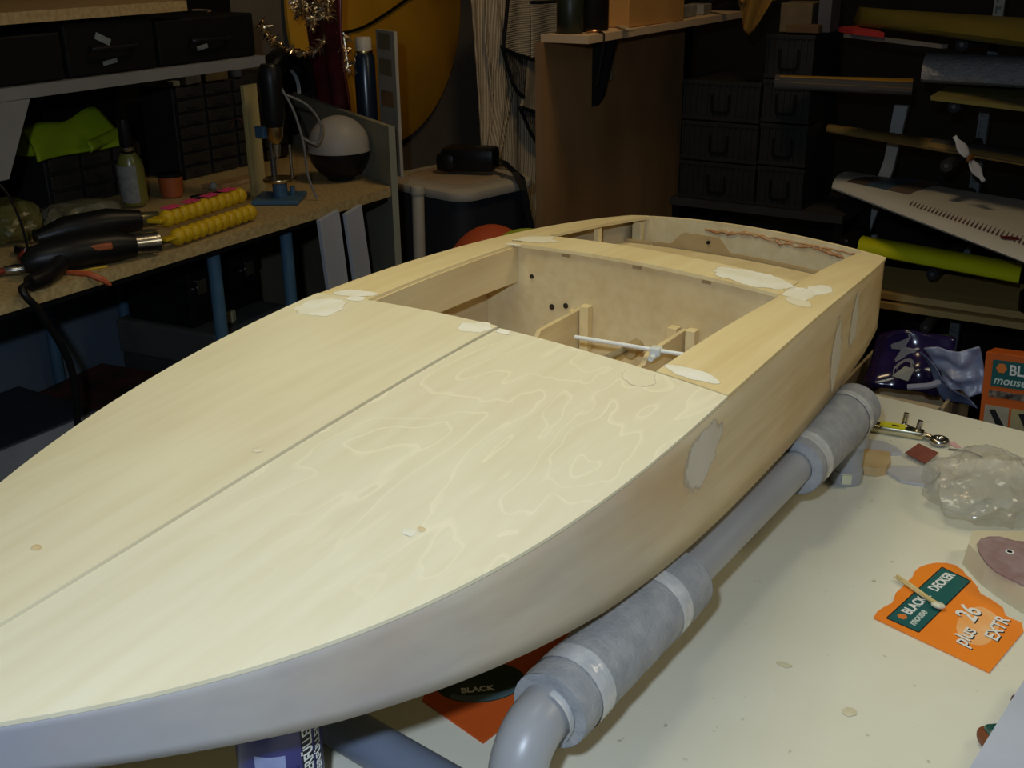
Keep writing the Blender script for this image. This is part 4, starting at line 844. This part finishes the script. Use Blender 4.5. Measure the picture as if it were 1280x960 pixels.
bm = BM(); lathe(bm, [(.030, .0005), (.032, .003), (.032, .10), (.026, .108)], (0, 0, 0), 22); tag(obj('dark_jar', bm, mat('dark_green_jar', (.02, .025, .012), None, .4), None, (-1.375, 2.445, 1.235), smooth=True), 'dark green jar at the near end of the shelf above the plywood panel', 'jar')
bm = BM(); lathe(bm, [(.036, .0005), (.038, .003), (.038, .09), (.02, .11), (.018, .13)], (0, 0, 0), 24); tag(obj('dark_bottle', bm, dark, None, (-1.37, 2.55, 1.235), smooth=True), 'black round bottle on the shelf beside the dark green jar', 'bottle')
bm = BM(); tube(bm, [(.017*math.cos(a), .017*math.sin(a), .004+.001*k/10) for k, a in enumerate([2*PI*k/20 for k in range(21)])], .0035, 8); tag(obj('copper_ring', bm, mat('copper_shine', (.62, .36, .18), None, .3, metal=1), None, (-1.325, 2.47, 1.235), smooth=True), 'small copper ring at the shelf front edge', 'ring')
bm = BM(); tube(bm, [(-1.36, 2.46, 1.238), (-1.305, 2.465, 1.238), (-1.294, 2.465, 1.225), (-1.295, 2.45, 1.17), (-1.30, 2.44, 1.12)], .002, 6); tag(obj('twine', bm, dark, smooth=True), 'thin dark cord dangling over the shelf edge before the plywood', 'cord')
carton('wood_sliver', 'pale wood sliver sticking out over the shelf edge', 'stick', (-1.31, 2.60, 1.235), (.12, .020, .006), -.9, mat('pale_sliver', (.50, .38, .22), None, .6))
bm = BM(); bx(bm, (-1.4135, 2.735, 1.13), (.010, .022, .07), 0, .002); tag(obj('hanging_tool', bm, mat('dim_beige_handle', (.22, .16, .09), None, .6)), 'narrow dull beige tool hanging on the plywood beside the black bracket', 'tool')
# knitted blanket
knit = mat('cream_rib_knit', (.86, .70, .46), (.78, .62, .39), .9, 30, bump=.6, ribs=('Y', 40, 1.0, .45))
knit2 = mat('cream_rib_knit_across', (.88, .72, .48), (.80, .64, .42), .9, 30, bump=.6, ribs=('Z', 45, .5, .4))
knitd = mat('grey_fan_knit', (.40, .34, .26), (.10, .09, .08), .9, 40, bump=.5, ribs=('Y', 30, 3, .7))
yarn = mat('black_yarn', (.015, .014, .016), None, .9, 200, bump=.5, bscale=300)
kb = thing('knitted_blanket', 'cream ribbed knitted blanket with dark edging hanging behind the dark bin', 'blanket', (-2.15, 3.35, .56))
KS = 2.15/1.9
def line(P, t):
    u = t*(len(P)-1); i = min(int(u), len(P)-2); f = u-i
    return (P[i][0]*(1-f)+P[i+1][0]*f, P[i][1]*(1-f)+P[i+1][1]*f)
def cloth(name, Lf, Rt, m, n=24, amp=.012, fr=2.5, ph=0, x0=0.):
    """soft hanging sheet between a left and a right edge line, each a list of (y, z)"""
    def fn(s, q):
        a, b = line(Lf, q), line(Rt, q); y = a[0]*(1-s)+b[0]*s; z = a[1]*(1-s)+b[1]*s
        return (x0+amp*math.sin(fr*s*PI*2+ph+q*1.2), y*KS-3.35, 1.45+(z-1.45)*KS-.56)
    bm = BM(); grid(bm, fn, n, n); return obj(name, bm, m, kb, smooth=True, solid=.006, offset=0), fn
def edging(fn, pts, r=.0065):
    bm = BM(); tube(bm, [fn(*p) for p in pts], r, 7); return obj('edging', bm, yarn, kb, smooth=True)
T_ = 1.31
cloth('back_drop', [(2.84, T_), (2.88, 1.0), (2.86, .85), (2.90, .62), (2.93, .57)], [(3.15, T_), (3.16, .95), (3.18, .77), (3.20, .64), (3.22, .53)], knit, 30, .014, 2.5, 0, 0)
cloth('side_drop', [(2.747, T_), (2.79, .857)], [(2.83, T_), (2.846, .848)], knit, 16, .010, 1., 1, .035)
cloth('left_drop', [(2.80, T_), (2.79, 1.18), (2.83, 1.0), (2.807, .855)], [(2.872, T_), (2.930, 1.10), (2.953, 1.02), (2.895, .877), (2.86, .81)], knit, 20, .012, 1.5, 2, .055)
_, f4 = cloth('fan_panel', [(2.845, 1.16), (2.895, 1.05)], [(2.983, 1.115), (2.960, 1.00)], knitd, 16, .004, 1, 0, .085)
_, f2 = cloth('upper_flap', [(2.862, T_), (2.824, 1.154)], [(2.975, T_), (2.974, 1.112)], knit2, 20, .006, 1., .5, .10)
_, f6 = cloth('upper_flap', [(2.975, T_), (2.974, 1.112)], [(3.168, T_), (3.166, 1.08)], knit2, 20, .008, 1., 0, .10)
_, f3 = cloth('lower_flap', [(2.974, 1.12), (2.975, 1.03), (2.948, .973)], [(3.171, 1.09), (3.175, .915)], knit, 20, .008, 1.2, .8, .075)
_, f5 = cloth('fan_panel', [(2.99, .965), (3.05, .88), (3.13, .80)], [(3.176, .93), (3.178, .74)], knitd, 16, .004, 1, 0, .050)
K = [k/10 for k in range(11)]
edging(f2, [(0, k) for k in K]); edging(f2, [(k, 1) for k in K]); edging(f6, [(k, 1) for k in K])
edging(f2, [(k, .13) for k in K]); edging(f6, [(k, .20) for k in K]); edging(f3, [(k, 1) for k in K])
edging(f4, [(0, k) for k in K]); edging(f4, [(k, 1) for k in K]); edging(f5, [(0, k) for k in K]); edging(f5, [(1, k) for k in K])
bm = BM(); tube(bm, [(-2.349, 3.60, 1.475), (-2.10, 3.60, 1.47)], .012, 8); tube(bm, [(-2.10, 3.00, 1.47), (-2.10, 3.75, 1.47)], .010, 8); tag(obj('hanging_rail', bm, dark), 'dark rail on the left wall carrying the knitted blanket', 'rail')
# ================================================================== far corner: crates on a rack
rk = thing('storage_rack', 'dark rack with a grey front edge standing in the far corner', 'rack', (-1.10, 3.22, 0))
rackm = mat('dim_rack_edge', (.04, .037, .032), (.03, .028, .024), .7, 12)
bm = BM(); boxr(bm, -.285, .235, -.145, .165, .700, .722); obj('rack_shelf', bm, rackm, rk)
for x in (-.27, .22):
    for y in (-.12, .15): bm = BM(); boxr(bm, x-.012, x+.012, y-.012, y+.012, 0, .6995); obj('leg', bm, dark, rk)
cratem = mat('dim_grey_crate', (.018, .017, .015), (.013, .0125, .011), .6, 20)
def crate(name, c, w, h, d=.26):
    t = thing(name, '', 'crate', c, 0, 'ribbed crates in the far corner')
    n = max(6, int(w/.018))
    for (x0, x1, y0, y1) in ((-w/2, w/2, 0, .005), (-w/2, w/2, d-.005, d), (-w/2, -w/2+.005, .005, d-.005), (w/2-.005, w/2, .005, d-.005)):
        pass
    bm = BM(); boxr(bm, -w/2+.004, w/2-.004, .004, d-.004, .002, h-.006); boxr(bm, -w/2, w/2, 0, d, h-.014, h-.003, .001); boxr(bm, -w/2, w/2, 0, d, .0005, .010, .001)
    for k in range(n+1): boxr(bm, -w/2+.004+(w-.012)*k/n, -w/2+.010+(w-.012)*k/n, .0005, .0042, .010, h-.014)
    obj('crate_body', bm, cratem, t)
    bm = BM(); prism(bm, [(-.030, .030), (-.022, .020), (.022, .020), (.030, .030), (.030, h-.040), (.022, h-.040), (.022, .034), (.016, .028), (-.016, .028), (-.022, .034), (-.022, h-.040), (-.030, h-.040)], -.0015, .0003, lambda x, y, z: (x, z, y)); obj('handle_slot', bm, dark, t)
    return t
pos = {0: 'bottom', 1: 'second from bottom', 2: 'third from bottom', 3: 'top'}
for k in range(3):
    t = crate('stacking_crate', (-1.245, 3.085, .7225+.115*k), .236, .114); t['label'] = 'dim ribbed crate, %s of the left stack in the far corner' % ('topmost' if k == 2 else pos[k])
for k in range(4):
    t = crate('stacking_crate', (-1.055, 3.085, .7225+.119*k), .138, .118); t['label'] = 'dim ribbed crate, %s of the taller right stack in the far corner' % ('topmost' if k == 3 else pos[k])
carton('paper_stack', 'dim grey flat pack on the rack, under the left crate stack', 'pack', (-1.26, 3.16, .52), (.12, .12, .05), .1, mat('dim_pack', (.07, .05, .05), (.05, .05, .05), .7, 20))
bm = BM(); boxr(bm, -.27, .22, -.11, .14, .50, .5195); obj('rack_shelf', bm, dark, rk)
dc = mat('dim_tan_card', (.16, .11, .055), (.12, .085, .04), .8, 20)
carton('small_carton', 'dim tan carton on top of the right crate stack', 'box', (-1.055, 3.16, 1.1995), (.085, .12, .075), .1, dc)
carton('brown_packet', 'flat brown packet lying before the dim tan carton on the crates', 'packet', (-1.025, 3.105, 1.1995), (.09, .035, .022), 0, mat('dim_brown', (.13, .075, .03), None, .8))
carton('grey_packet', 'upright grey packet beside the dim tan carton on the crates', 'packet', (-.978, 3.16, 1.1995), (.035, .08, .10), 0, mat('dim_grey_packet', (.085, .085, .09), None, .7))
yc = thing('yellow_cloth', 'dull yellow orange rag hanging off the shelf end above the far crates', 'rag', (-1.14, 3.0, 1.20))
bm = BM(); grid(bm, lambda s, q: (-.035+.09*s*(1-.45*q)+.01*q, .012*math.sin(s*9+q*2), .085-.11*q*(1-abs(s-.5)*.9)+.02*math.sin(s*3)), 14, 12); obj('rag_sheet', bm, mat('dull_yellow_rag', (.26, .14, .02), (.20, .10, .015), .8, 12), yc, smooth=True, solid=.004)
bm = BM(); tube(bm, [(-.03, .0, .08), (.0, .03, .11), (.05, .05, .09)], .010, 8); obj('knot', bm, mat('dull_yellow_rag'  , (.26, .14, .02)), yc, smooth=True)
bm = BM(); tube(bm, [(-1.39+1.14, 3.30-3.0, 1.2355+.010-1.20), (-.10, .12, .085), (0, .03, .10)], .010, 10); obj('hanging_rod', bm, dark, yc, smooth=True)

# ================================================================== right: rack with model wings
wr = thing('wing_rack', 'slotted grey upright with foam ended arms carrying the model wings', 'rack', (-.59, 3.38, 0))
slot = mat('dim_slotted_steel', (.17, .195, .195), (.13, .15, .15), .5, 20)
bm = BM()
for x in (-.012, .008): boxr(bm, x, x+.006, -.004, .004, .0, 1.5)
for k in range(50): boxr(bm, -.006, .008, -.004, .004, .03*k, .03*k+.012)
boxr(bm, -.012, .014, .006, .026, 0, 1.5); obj('slotted_upright', bm, slot, wr)
fo_ = mat('dim_foam', (.030, .030, .031), (.022, .022, .023), .9, 40)
armz = [1.194, 1.048, .903, .764, .622, .477]
for z in armz:
    bm = BM(); tube(bm, [(.0, -.0045, z), (.0, -.39, z)], .006, 10); a = obj('arm', bm, slot, wr, smooth=True)
    bm = BM(); tube(bm, [(.0, -.03, z), (.0, -.41, z)], .015, 16); f = obj('foam_sleeve', bm, fo_, a, smooth=True)
    bm = BM(); tube(bm, [(.0, -.4102, z), (.0, -.4112, z)], .0055, 10); obj('arm_end', bm, mat('dim_hole_grey', (.10, .10, .10), None, .6), a)
def wing(name, label, cat, LF, RF, RB, LB, z, t, m, parts=(), group=None, ns=24):
    """airfoil slab: front-left, front-right, back-right, back-left corners in plan, underside at z, thickness t"""
    c = ((LF[0]+RF[0])/2, (LF[1]+RF[1])/2)
    w = thing(name, label, cat, (c[0], c[1], z), 0, group)
    prof = [(0, .35), (.03, .68), (.10, .92), (.25, 1.0), (.45, .93), (.7, .62), (1, .18), (1, .08), (.6, .0), (.2, .0), (.05, .06), (.01, .18)]
    def at(s, q, h): 
        F = Vector((LF[0]+(RF[0]-LF[0])*s, LF[1]+(RF[1]-LF[1])*s)); B = Vector((LB[0]+(RB[0]-LB[0])*s, LB[1]+(RB[1]-LB[1])*s)); p = F.lerp(B, q)
        return (p.x-c[0], p.y-c[1], t*h)
    def top(q): return interp([(a, b) for a, b in prof[:7]], q)
    def piece(nm, s0, s1, mm, e=0., par=w, q0=None, q1=None):
        bm = BM()
        if q0 is None:
            rings = [[bm.verts.new(at(s0+(s1-s0)*k/ns, q, h+ (e/t if h > .3 else -0))) for q, h in prof] for k in range(ns+1)]
            for a, b in zip(rings, rings[1:]):
                n = len(a)
                for k in range(n): bm.faces.new((a[k], a[(k+1) % n], b[(k+1) % n], b[k]))
            bm.faces.new(rings[0][::-1]); bm.faces.new(rings[-1])
        else:
            grid(bm, lambda s, q: at(s0+(s1-s0)*s, q0+(q1-q0)*q, top(q0+(q1-q0)*q)+e/t), 12, 8)
        return obj(nm, bm, mm, par, smooth=True)
    piece('wing_panel', 0, 1, m)
    for nm, s0, s1, q0, q1, mm in parts: piece(nm, s0, s1, mm, .0012, w, q0, q1)
    return w, at, top
# white wing with stripes and saw-tooth row
ww = mat('dim_white_wing', (.80, .78, .68), (.74, .72, .62), .45, 8)
w1, at1, top1 = wing('model_wing', 'white model wing with brown and blue diagonal stripes and a row of tiny teeth', 'wing', (-.915, 3.116), (-.19, 2.433), (-.20, 3.14), (-.947, 3.39), .7795, .030, ww)
for pts, m in (([(-.877, 3.121), (-.843, 3.334), (-.784, 3.352), (-.82, 3.092)], mat('dim_brown_stripe', (.15, .115, .08), None, .5)), ([(-.820, 3.090), (-.784, 3.352), (-.735, 3.352), (-.750, 3.060)], mat('dim_blue_stripe', (.08, .15, .24), None, .5)), ([(-.750, 3.060), (-.735, 3.352), (-.675, 3.340), (-.686, 3.03)], mat('dim_brown_stripe2', (.24, .18, .13), None, .5))):
    bm = BM(); o = w1.location
    def onw(x, y):
        # height of the wing's top under this plan point
        best = None
        for i in range(41):
            s = i/40; F = Vector(((-.915)+(.725)*s, 3.116-.683*s)); B = Vector((-.947+.747*s, 3.39-.25*s))
            d = B-F; q = (Vector((x, y))-F).dot(d)/d.dot(d); e = (F+d*q-Vector((x, y))).length
            if best is None or e < best[0]: best = (e, max(0, min(1, q)))
        return top1(best[1])*.030+.0015
    grid(bm, lambda s, q: (lambda X, Y: (X-o.x, Y-o.y, onw(X, Y)))(*[(pts[0][i]*(1-s)+pts[3][i]*s)*(1-q)+(pts[1][i]*(1-s)+pts[2][i]*s)*q for i in (0, 1)]), 4, 16)
    obj('painted_stripe', bm, m, w1, smooth=True)
bm = BM()
for k in range(34):
    s = .36+.52*k/34; p = at1(s, .10, .94); p2 = at1(s+.007, .10, .94); p3 = at1(s+.004, .22, 1.0)
    v = [bm.verts.new((a[0], a[1], a[2]+.0016)) for a in (p, p2, p3)]; bm.faces.new(v)
to = obj('tooth_row', bm, mat('dim_red_brown_paint', (.22, .09, .07), None, .6), w1); to['kind'] = 'stuff'
bm = BM(); s = .70; ctr = at1(.745, .12, .96); prism(bm, [(ctr[0]+.020*math.cos(a), ctr[1]+.014*math.sin(a)) for a in [2*PI*k/16 for k in range(16)]], ctr[2]+.0005, ctr[2]+.0022); obj('red_spot', bm, mat('dim_red_spot', (.16, .02, .02), None, .5), w1)
# fluorescent yellow wing
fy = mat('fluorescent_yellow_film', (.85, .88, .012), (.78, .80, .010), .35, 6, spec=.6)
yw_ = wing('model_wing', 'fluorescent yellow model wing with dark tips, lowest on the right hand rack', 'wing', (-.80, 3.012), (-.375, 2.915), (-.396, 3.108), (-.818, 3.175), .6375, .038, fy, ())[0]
bm = BM(); bx(bm, (-.833-yw_.location.x, 3.095-yw_.location.y, .021), (.033, .17, .040), -.10, .010); obj('end_cap', bm, black, yw_)
bm = BM(); lathe(bm, [(.030, .0), (.050, .01), (.052, .05), (.030, .075)], (0, 0, 0), 24); tag(obj('black_canister', bm, black, None, (-.325, 2.975, .556), smooth=True), 'black rounded canister at the right picture edge under the yellow wing tip', 'canister')
# thin brown-grey wing, orange-grey wing, silver package, boards, top yellow wing
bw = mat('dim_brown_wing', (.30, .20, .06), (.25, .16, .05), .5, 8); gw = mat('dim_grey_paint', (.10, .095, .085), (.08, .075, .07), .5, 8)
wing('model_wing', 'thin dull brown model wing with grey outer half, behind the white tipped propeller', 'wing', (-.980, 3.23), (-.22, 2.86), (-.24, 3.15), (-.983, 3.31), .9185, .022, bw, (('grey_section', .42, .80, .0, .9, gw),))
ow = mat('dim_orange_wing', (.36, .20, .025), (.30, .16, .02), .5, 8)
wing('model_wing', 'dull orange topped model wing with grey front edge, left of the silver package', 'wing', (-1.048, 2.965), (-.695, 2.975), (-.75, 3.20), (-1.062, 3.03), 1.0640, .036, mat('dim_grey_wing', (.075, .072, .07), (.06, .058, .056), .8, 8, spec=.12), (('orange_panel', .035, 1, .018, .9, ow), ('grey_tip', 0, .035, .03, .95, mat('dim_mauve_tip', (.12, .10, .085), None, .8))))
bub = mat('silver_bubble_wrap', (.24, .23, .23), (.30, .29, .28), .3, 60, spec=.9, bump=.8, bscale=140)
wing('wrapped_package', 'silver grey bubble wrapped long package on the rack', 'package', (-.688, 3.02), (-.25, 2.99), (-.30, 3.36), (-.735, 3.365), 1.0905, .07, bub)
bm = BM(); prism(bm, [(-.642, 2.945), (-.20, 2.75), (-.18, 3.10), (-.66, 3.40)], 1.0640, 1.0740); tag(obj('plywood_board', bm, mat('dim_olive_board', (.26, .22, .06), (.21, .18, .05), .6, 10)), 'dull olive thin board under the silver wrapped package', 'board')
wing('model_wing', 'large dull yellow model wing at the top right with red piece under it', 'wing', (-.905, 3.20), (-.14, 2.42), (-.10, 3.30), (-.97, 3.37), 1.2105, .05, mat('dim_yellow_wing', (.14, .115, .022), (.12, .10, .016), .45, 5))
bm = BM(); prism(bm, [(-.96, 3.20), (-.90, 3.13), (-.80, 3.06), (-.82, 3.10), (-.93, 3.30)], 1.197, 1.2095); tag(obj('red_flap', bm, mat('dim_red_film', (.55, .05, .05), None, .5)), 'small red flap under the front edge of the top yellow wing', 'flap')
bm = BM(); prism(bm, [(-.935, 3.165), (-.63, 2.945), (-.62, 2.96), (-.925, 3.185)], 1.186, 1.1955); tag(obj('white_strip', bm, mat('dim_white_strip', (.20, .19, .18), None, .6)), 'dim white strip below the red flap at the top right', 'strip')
bd = mat('warm_pine_board', (.62, .44, .17), (.54, .37, .13), .65, 14, stretch=(.3, 2, 1))
bm = BM(); boxr(bm, -.80, .25, 3.035, 3.30, .5175, .5365, .001); tag(obj('pine_board', bm, bd), 'upper of two tan pine boards on the rack below the yellow wing', 'board')
bm = BM(); boxr(bm, -.80, .25, 3.025, 3.30, .4925, .5105, .001); tag(obj('pine_board', bm, bd), 'lower of two tan pine boards on the rack below the yellow wing', 'board')
bm = BM(); tube(bm, [(-.63, 3.07, .5115), (-.63, 3.07, .5170)], .012, 10); tag(obj('spacer_block', bm, dark), 'dark spacer between the two tan pine boards', 'spacer')
# pale strut
bm = BM(); prism(bm, [(-.800, .985), (-.838, .985), (-.850, .83), (-.905, .605), (-.872, .600), (-.822, .80)], 3.395, 3.415, lambda x, y, z: (x, z, y)); bx(bm, (-.86, 3.405, .30), (.022, .018, .598)); tag(obj('pale_strut', bm, mat('dim_pale_strut', (.42, .43, .42), (.34, .35, .34), .5, 10)), 'pale tapered upright strut behind the left end of the white wing', 'strut')
# propeller
pp_ = thing('propeller', 'white tipped model propeller with orange hub standing before the thin brown wing', 'propeller', (-.530, 2.925, .933))
def blade(s):
    bm = BM(); n = 10
    def fn(a, q):
        r = .006+.060*a; w = .010*math.sin(min(1, a*1.15+.12)*PI*.93)+.003; tw = .9-.7*a
        x = (q-.5)*2*w
        return (s*r*-.62+x*math.cos(tw)*.78, x*math.sin(tw), s*r*.78+x*math.cos(tw)*.62)
    grid(bm, fn, n, 4); return bm
for s in (1, -1): obj('blade', blade(s), mat('pale_blade', (.62, .60, .55), (.56, .54, .5), .35, 10), pp_, smooth=True, solid=.0022, offset=0)
bm = BM(); tube(bm, [(0, -.010, 0), (0, .008, 0), (0, .016, 0)], [.004, .010, .009], 14); obj('hub', bm, mat('dim_orange_hub', (.26, .10, .015), None, .4), pp_, smooth=True)
bm = BM(); tube(bm, [(0, .0165, 0), (0, .035, -.005), (0, .05, -.0145)], .004, 8); obj('shaft', bm, slot, pp_)

# ================================================================== boxes and bags behind the table
def open_box(lab, x0, x1, y0, y1, z0, z1, m, t=.006, name='open_carton', flaps=()):
    o = thing(name, lab, 'box', ((x0+x1)/2, (y0+y1)/2, z0)); X, Y, H = (x1-x0)/2, (y1-y0)/2, z1-z0
    bm = BM(); boxr(bm, -X, X, -Y, Y, .0005, t); obj('box_base', bm, m, o)
    for a in ((-X, X, -Y, -Y+t), (-X, X, Y-t, Y), (-X, -X+t, -Y+t, Y-t), (X-t, X, -Y+t, Y-t)):
        bm = BM(); boxr(bm, *a, t+.0002, H); obj('side_wall', bm, m, o)
    return o, X, Y, H
plm = thing('low_trolley', 'dark low trolley behind the work table carrying cartons', 'trolley', (-.28, 2.05, 0))
bm = BM(); boxr(bm, -.35, .55, -.22, .33, .36, .40); obj('trolley_top', bm, dark, plm)
for x in (-.30, .50):
    for y in (-.18, .28): bm = BM(); boxr(bm, x-.02, x+.02, y-.02, y+.02, 0, .3595); obj('leg', bm, dark, plm)
o, X, Y, H = open_box('brown open carton with purple packaging inside, just behind the table edge', -.54, -.345, 1.985, 2.25, .4005, .655, card_brown)
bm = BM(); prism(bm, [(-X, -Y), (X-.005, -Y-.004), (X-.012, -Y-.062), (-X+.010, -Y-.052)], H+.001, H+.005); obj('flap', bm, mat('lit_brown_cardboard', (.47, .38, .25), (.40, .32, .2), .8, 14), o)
o2, X2, Y2, H2 = open_box('dark olive open box with a few odds inside, behind the right table edge', -.335, -.02, 1.84, 2.00, .4005, .625, mat('dark_olive_box', (.075, .062, .03), (.055, .045, .02), .7, 10))
bm = BM(); boxr(bm, -.12, .12, -.06, .04, .0065, .19, .01); obj('dark_contents', bm, dark, o2)
# purple package with big pale letters
purp = mat('glossy_purple_film', (.022, .010, .075), (.010, .006, .035), .18, 6, spec=.9, bump=.35, bscale=18)
pk = thing('purple_package', 'crumpled dark purple plastic package with big white letters in brown carton', 'package', (-.438, 2.125, .652))
PM = frame((-.005, -.035, .03), (1, -.05, .12), (0, -.80, .60))
def pkp(s, q):
    x = -.075+.145*s; y = -.045+.115*q
    z = .006*math.sin(s*9+q*4)+.008*math.cos(q*7-s*3)-.05*(abs(s-.5)*1.5)**3
    return PM @ Vector((x+.015*(q-.5), y, z))
bm = BM(); grid(bm, pkp, 20, 16); obj('film_sheet', bm, purp, pk, smooth=True, solid=.03)
lilac = mat('lilac_white_print', (.46, .46, .50), (.40, .40, .45), .35, 40)
def wl(x0, y0, a):
    def f(co):
        x = x0+co.x*math.cos(a)-co.y*math.sin(a); y = y0+co.x*math.sin(a)+co.y*math.cos(a)
        s = (x+.075)/.145; q = (y+.045)/.115
        return Vector(pkp(s, q))+PM.to_3x3() @ Vector((0, 0, .0012))
    return f
lettering('M', .056, lilac, pk, None, .001, .0004, 0, wl(-.042, .047, -1.05)); lettering('C', .056, lilac, pk, None, .001, .0004, 0, wl(-.026, .006, -1.05))
bm = BM()
vs = [bm.verts.new(Vector(pkp((x+.075)/.145, (y+.045)/.115))+PM.to_3x3() @ Vector((0, 0, .002))) for x, y in [(-.015, -.022), (.018, -.030), (.026, -.008), (.004, -.001)]]; bm.faces.new(vs); obj('printed_panel', bm, mat('pale_beige_print', (.42, .40, .34), None, .4), pk, solid=.001)
# blue white carrier bag
cbm = mat('blue_white_bag', (.36, .38, .50), (.24, .27, .42), .35, 9, spec=.7, bump=.3, bscale=30)
bg = thing('carrier_bag', 'crumpled blue white carrier bag between purple package and orange box', 'bag', (-.315, 2.19, .645))
BC = [(-.408, .734), (-.312, .750), (-.291, .664), (-.357, .662)]     # sheet corners in (x, z): top left, top right, bottom right, bottom left
def bgf(s, q):
    a = (BC[0][0]*(1-s)+BC[1][0]*s, BC[0][1]*(1-s)+BC[1][1]*s); b = (BC[3][0]*(1-s)+BC[2][0]*s, BC[3][1]*(1-s)+BC[2][1]*s)
    y = -.13+.012*noise.noise(Vector((s*4, q*4, 1)))+.010*abs(math.sin((s+q*.9)*3.4))-.012*math.cos((s-.5)*3)
    return (a[0]*(1-q)+b[0]*q+.315, y, a[1]*(1-q)+b[1]*q-.645+.004*math.sin(s*8))
bm = BM(); grid(bm, bgf, 24, 24); obj('front_sheet', bm, cbm, bg, smooth=True, solid=.003)
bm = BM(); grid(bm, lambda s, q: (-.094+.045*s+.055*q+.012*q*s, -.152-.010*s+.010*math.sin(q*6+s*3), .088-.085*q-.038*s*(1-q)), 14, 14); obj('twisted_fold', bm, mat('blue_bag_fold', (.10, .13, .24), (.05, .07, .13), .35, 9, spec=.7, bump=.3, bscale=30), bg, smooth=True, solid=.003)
bm = BM(); tube(bm, [(-.105, -.165, .022), (-.07, -.160, .030), (-.045, -.155, .042)], [.006, .006, .008], 8); obj('twisted_strap', bm, mat('lilac_strap', (.30, .30, .38), None, .4), bg, smooth=True)
# orange printed box
ob_ = thing('printed_box', 'orange printed power tool box standing at the right picture edge', 'box', (-.165, 2.03, .4005), -.13)
omx = mat('deep_orange_print', (.60, .115, .012), (.52, .10, .01), .5, 10)
RT = Matrix.Rotation(-.08, 4, 'Y') @ Matrix.Rotation(-.12, 4, 'X')
OM = Matrix.Translation((-.13, .0, .240)) @ RT
def ol(name, x0, x1, z0, z1, y, m, d=.0008): bm = BM(); boxr(bm, x0, x1, y-d, y, z0, z1); bmesh.ops.transform(bm, matrix=OM, verts=bm.verts); return obj(name, bm, m, ob_)
bm = BM(); boxr(bm, 0, .26, 0, .05, -.135, .108, .001); bmesh.ops.transform(bm, matrix=OM, verts=bm.verts); obj('box_body', bm, omx, ob_)
ol('green_banner', .014, .24, .048, .096, -.0002, green_m)
bm = BM(); lathe(bm, [(.0001, 0), (.0095, 0), (.0095, .0006), (.0001, .0006)], (0, 0, 0), 6); bmesh.ops.transform(bm, matrix=OM @ Matrix.Translation((.030, -.0012, .082)) @ Matrix.Rotation(PI/2, 4, 'X'), verts=bm.verts); obj('hexagon_mark', bm, mat('orange_mark', (.8, .22, .04)), ob_)
TM = lambda x, z: OM @ Matrix.Translation((x, -.0013, z)) @ Matrix.Rotation(PI/2, 4, 'X')
lettering('BLACK&DECKER', .026, white_m, ob_, TM(.043, .072), .0006, .0002, sx=.9)
lettering('mouse', .021, mat('pale_green_print', (.62, .72, .66)), ob_, TM(.018, .053), .0004, .0002, .2)
ol('caption_strip', .012, .090, .028, .040, -.0002, mat('dark_caption_print', (.30, .24, .18), (.03, .02, .02), .5, 90))
ol('photo_panel', .008, .050, -.038, .012, -.0002, mat('pale_photo_print', (.42, .38, .28), (.34, .30, .22), .5, 30))
ol('photo_panel', .054, .10, -.038, .012, -.0002, mat('yellow_photo_print', (.42, .34, .14), (.34, .30, .18), .5, 30))
for x in (.028, .078):
    bm = BM(); prism(bm, [(x-.012, .004), (x-.002, .006), (x+.016, -.022), (x+.012, -.030), (x+.004, -.026)], -.0013, -.0011, lambda a, b, c: (a, c, b)); bmesh.ops.transform(bm, matrix=OM, verts=bm.verts); obj('pictured_tool', bm, black_m, ob_)
# ------------------------------------------------------------------ light and camera
def area(name, loc, target, size, power, color, sy=None, spread=PI):
    l = bpy.data.lights.new(name, 'AREA'); l.energy = power; l.color = color; l.size = size; l.spread = spread
    if sy: l.shape = 'RECTANGLE'; l.size_y = sy
    o = bpy.data.objects.new(name, l); C.objects.link(o); o.location = loc
    o.rotation_euler = (Vector(target)-Vector(loc)).to_track_quat('-Z', 'Y').to_euler(); return o
area('ceiling_lamp', (-.72, .85, 2.25), (-.6, .9, 1.0), .40, 2.9, (.98, .94, .68), 1.0, math.radians(100))
area('right_fill', (.75, 1.7, 2.1), (-.35, 1.1, .85), .45, 1.7, (1, .88, .60), .45, math.radians(105))  # added warm fill for the stern side and the right of the table
area('rear_fill', (-.95, 2.1, 2.45), (-1.5, 2.6, .9), .35, 4.6, (1, .74, .42), .35)  # added warm fill for the dim background, no visible fitting
fl = bpy.data.lights.new('camera_flash', 'POINT'); fl.energy = 31; fl.color = (.68, .82, 1.0); fl.shadow_soft_size = .018
fo = bpy.data.objects.new('camera_flash', fl); C.objects.link(fo); fo.location = (-.035, -.08, 1.575)
w = bpy.data.worlds.new('world'); bpy.context.scene.world = w; w.use_nodes = True
w.node_tree.nodes['Background'].inputs[0].default_value = (.9, .85, .75, 1); w.node_tree.nodes['Background'].inputs[1].default_value = .014
cam = bpy.data.cameras.new('camera'); cam.sensor_fit = 'HORIZONTAL'; cam.sensor_width = 36; cam.lens = 36*1413/1280; cam.clip_start = .02
co_ = bpy.data.objects.new('camera', cam); C.objects.link(co_)
pt, rl, yw = math.radians(21.59), math.radians(.786), math.radians(32.4)
co_.matrix_world = Matrix.Translation((0, 0, 1.45)) @ Matrix.Rotation(yw, 4, 'Z') @ Matrix.Rotation(PI/2-pt, 4, 'X') @ Matrix.Rotation(-rl, 4, 'Z')
bpy.context.scene.camera = co_
sc = bpy.context.scene; sc.view_settings.view_transform = 'Standard'; sc.view_settings.look = 'None'; sc.view_settings.exposure = 0
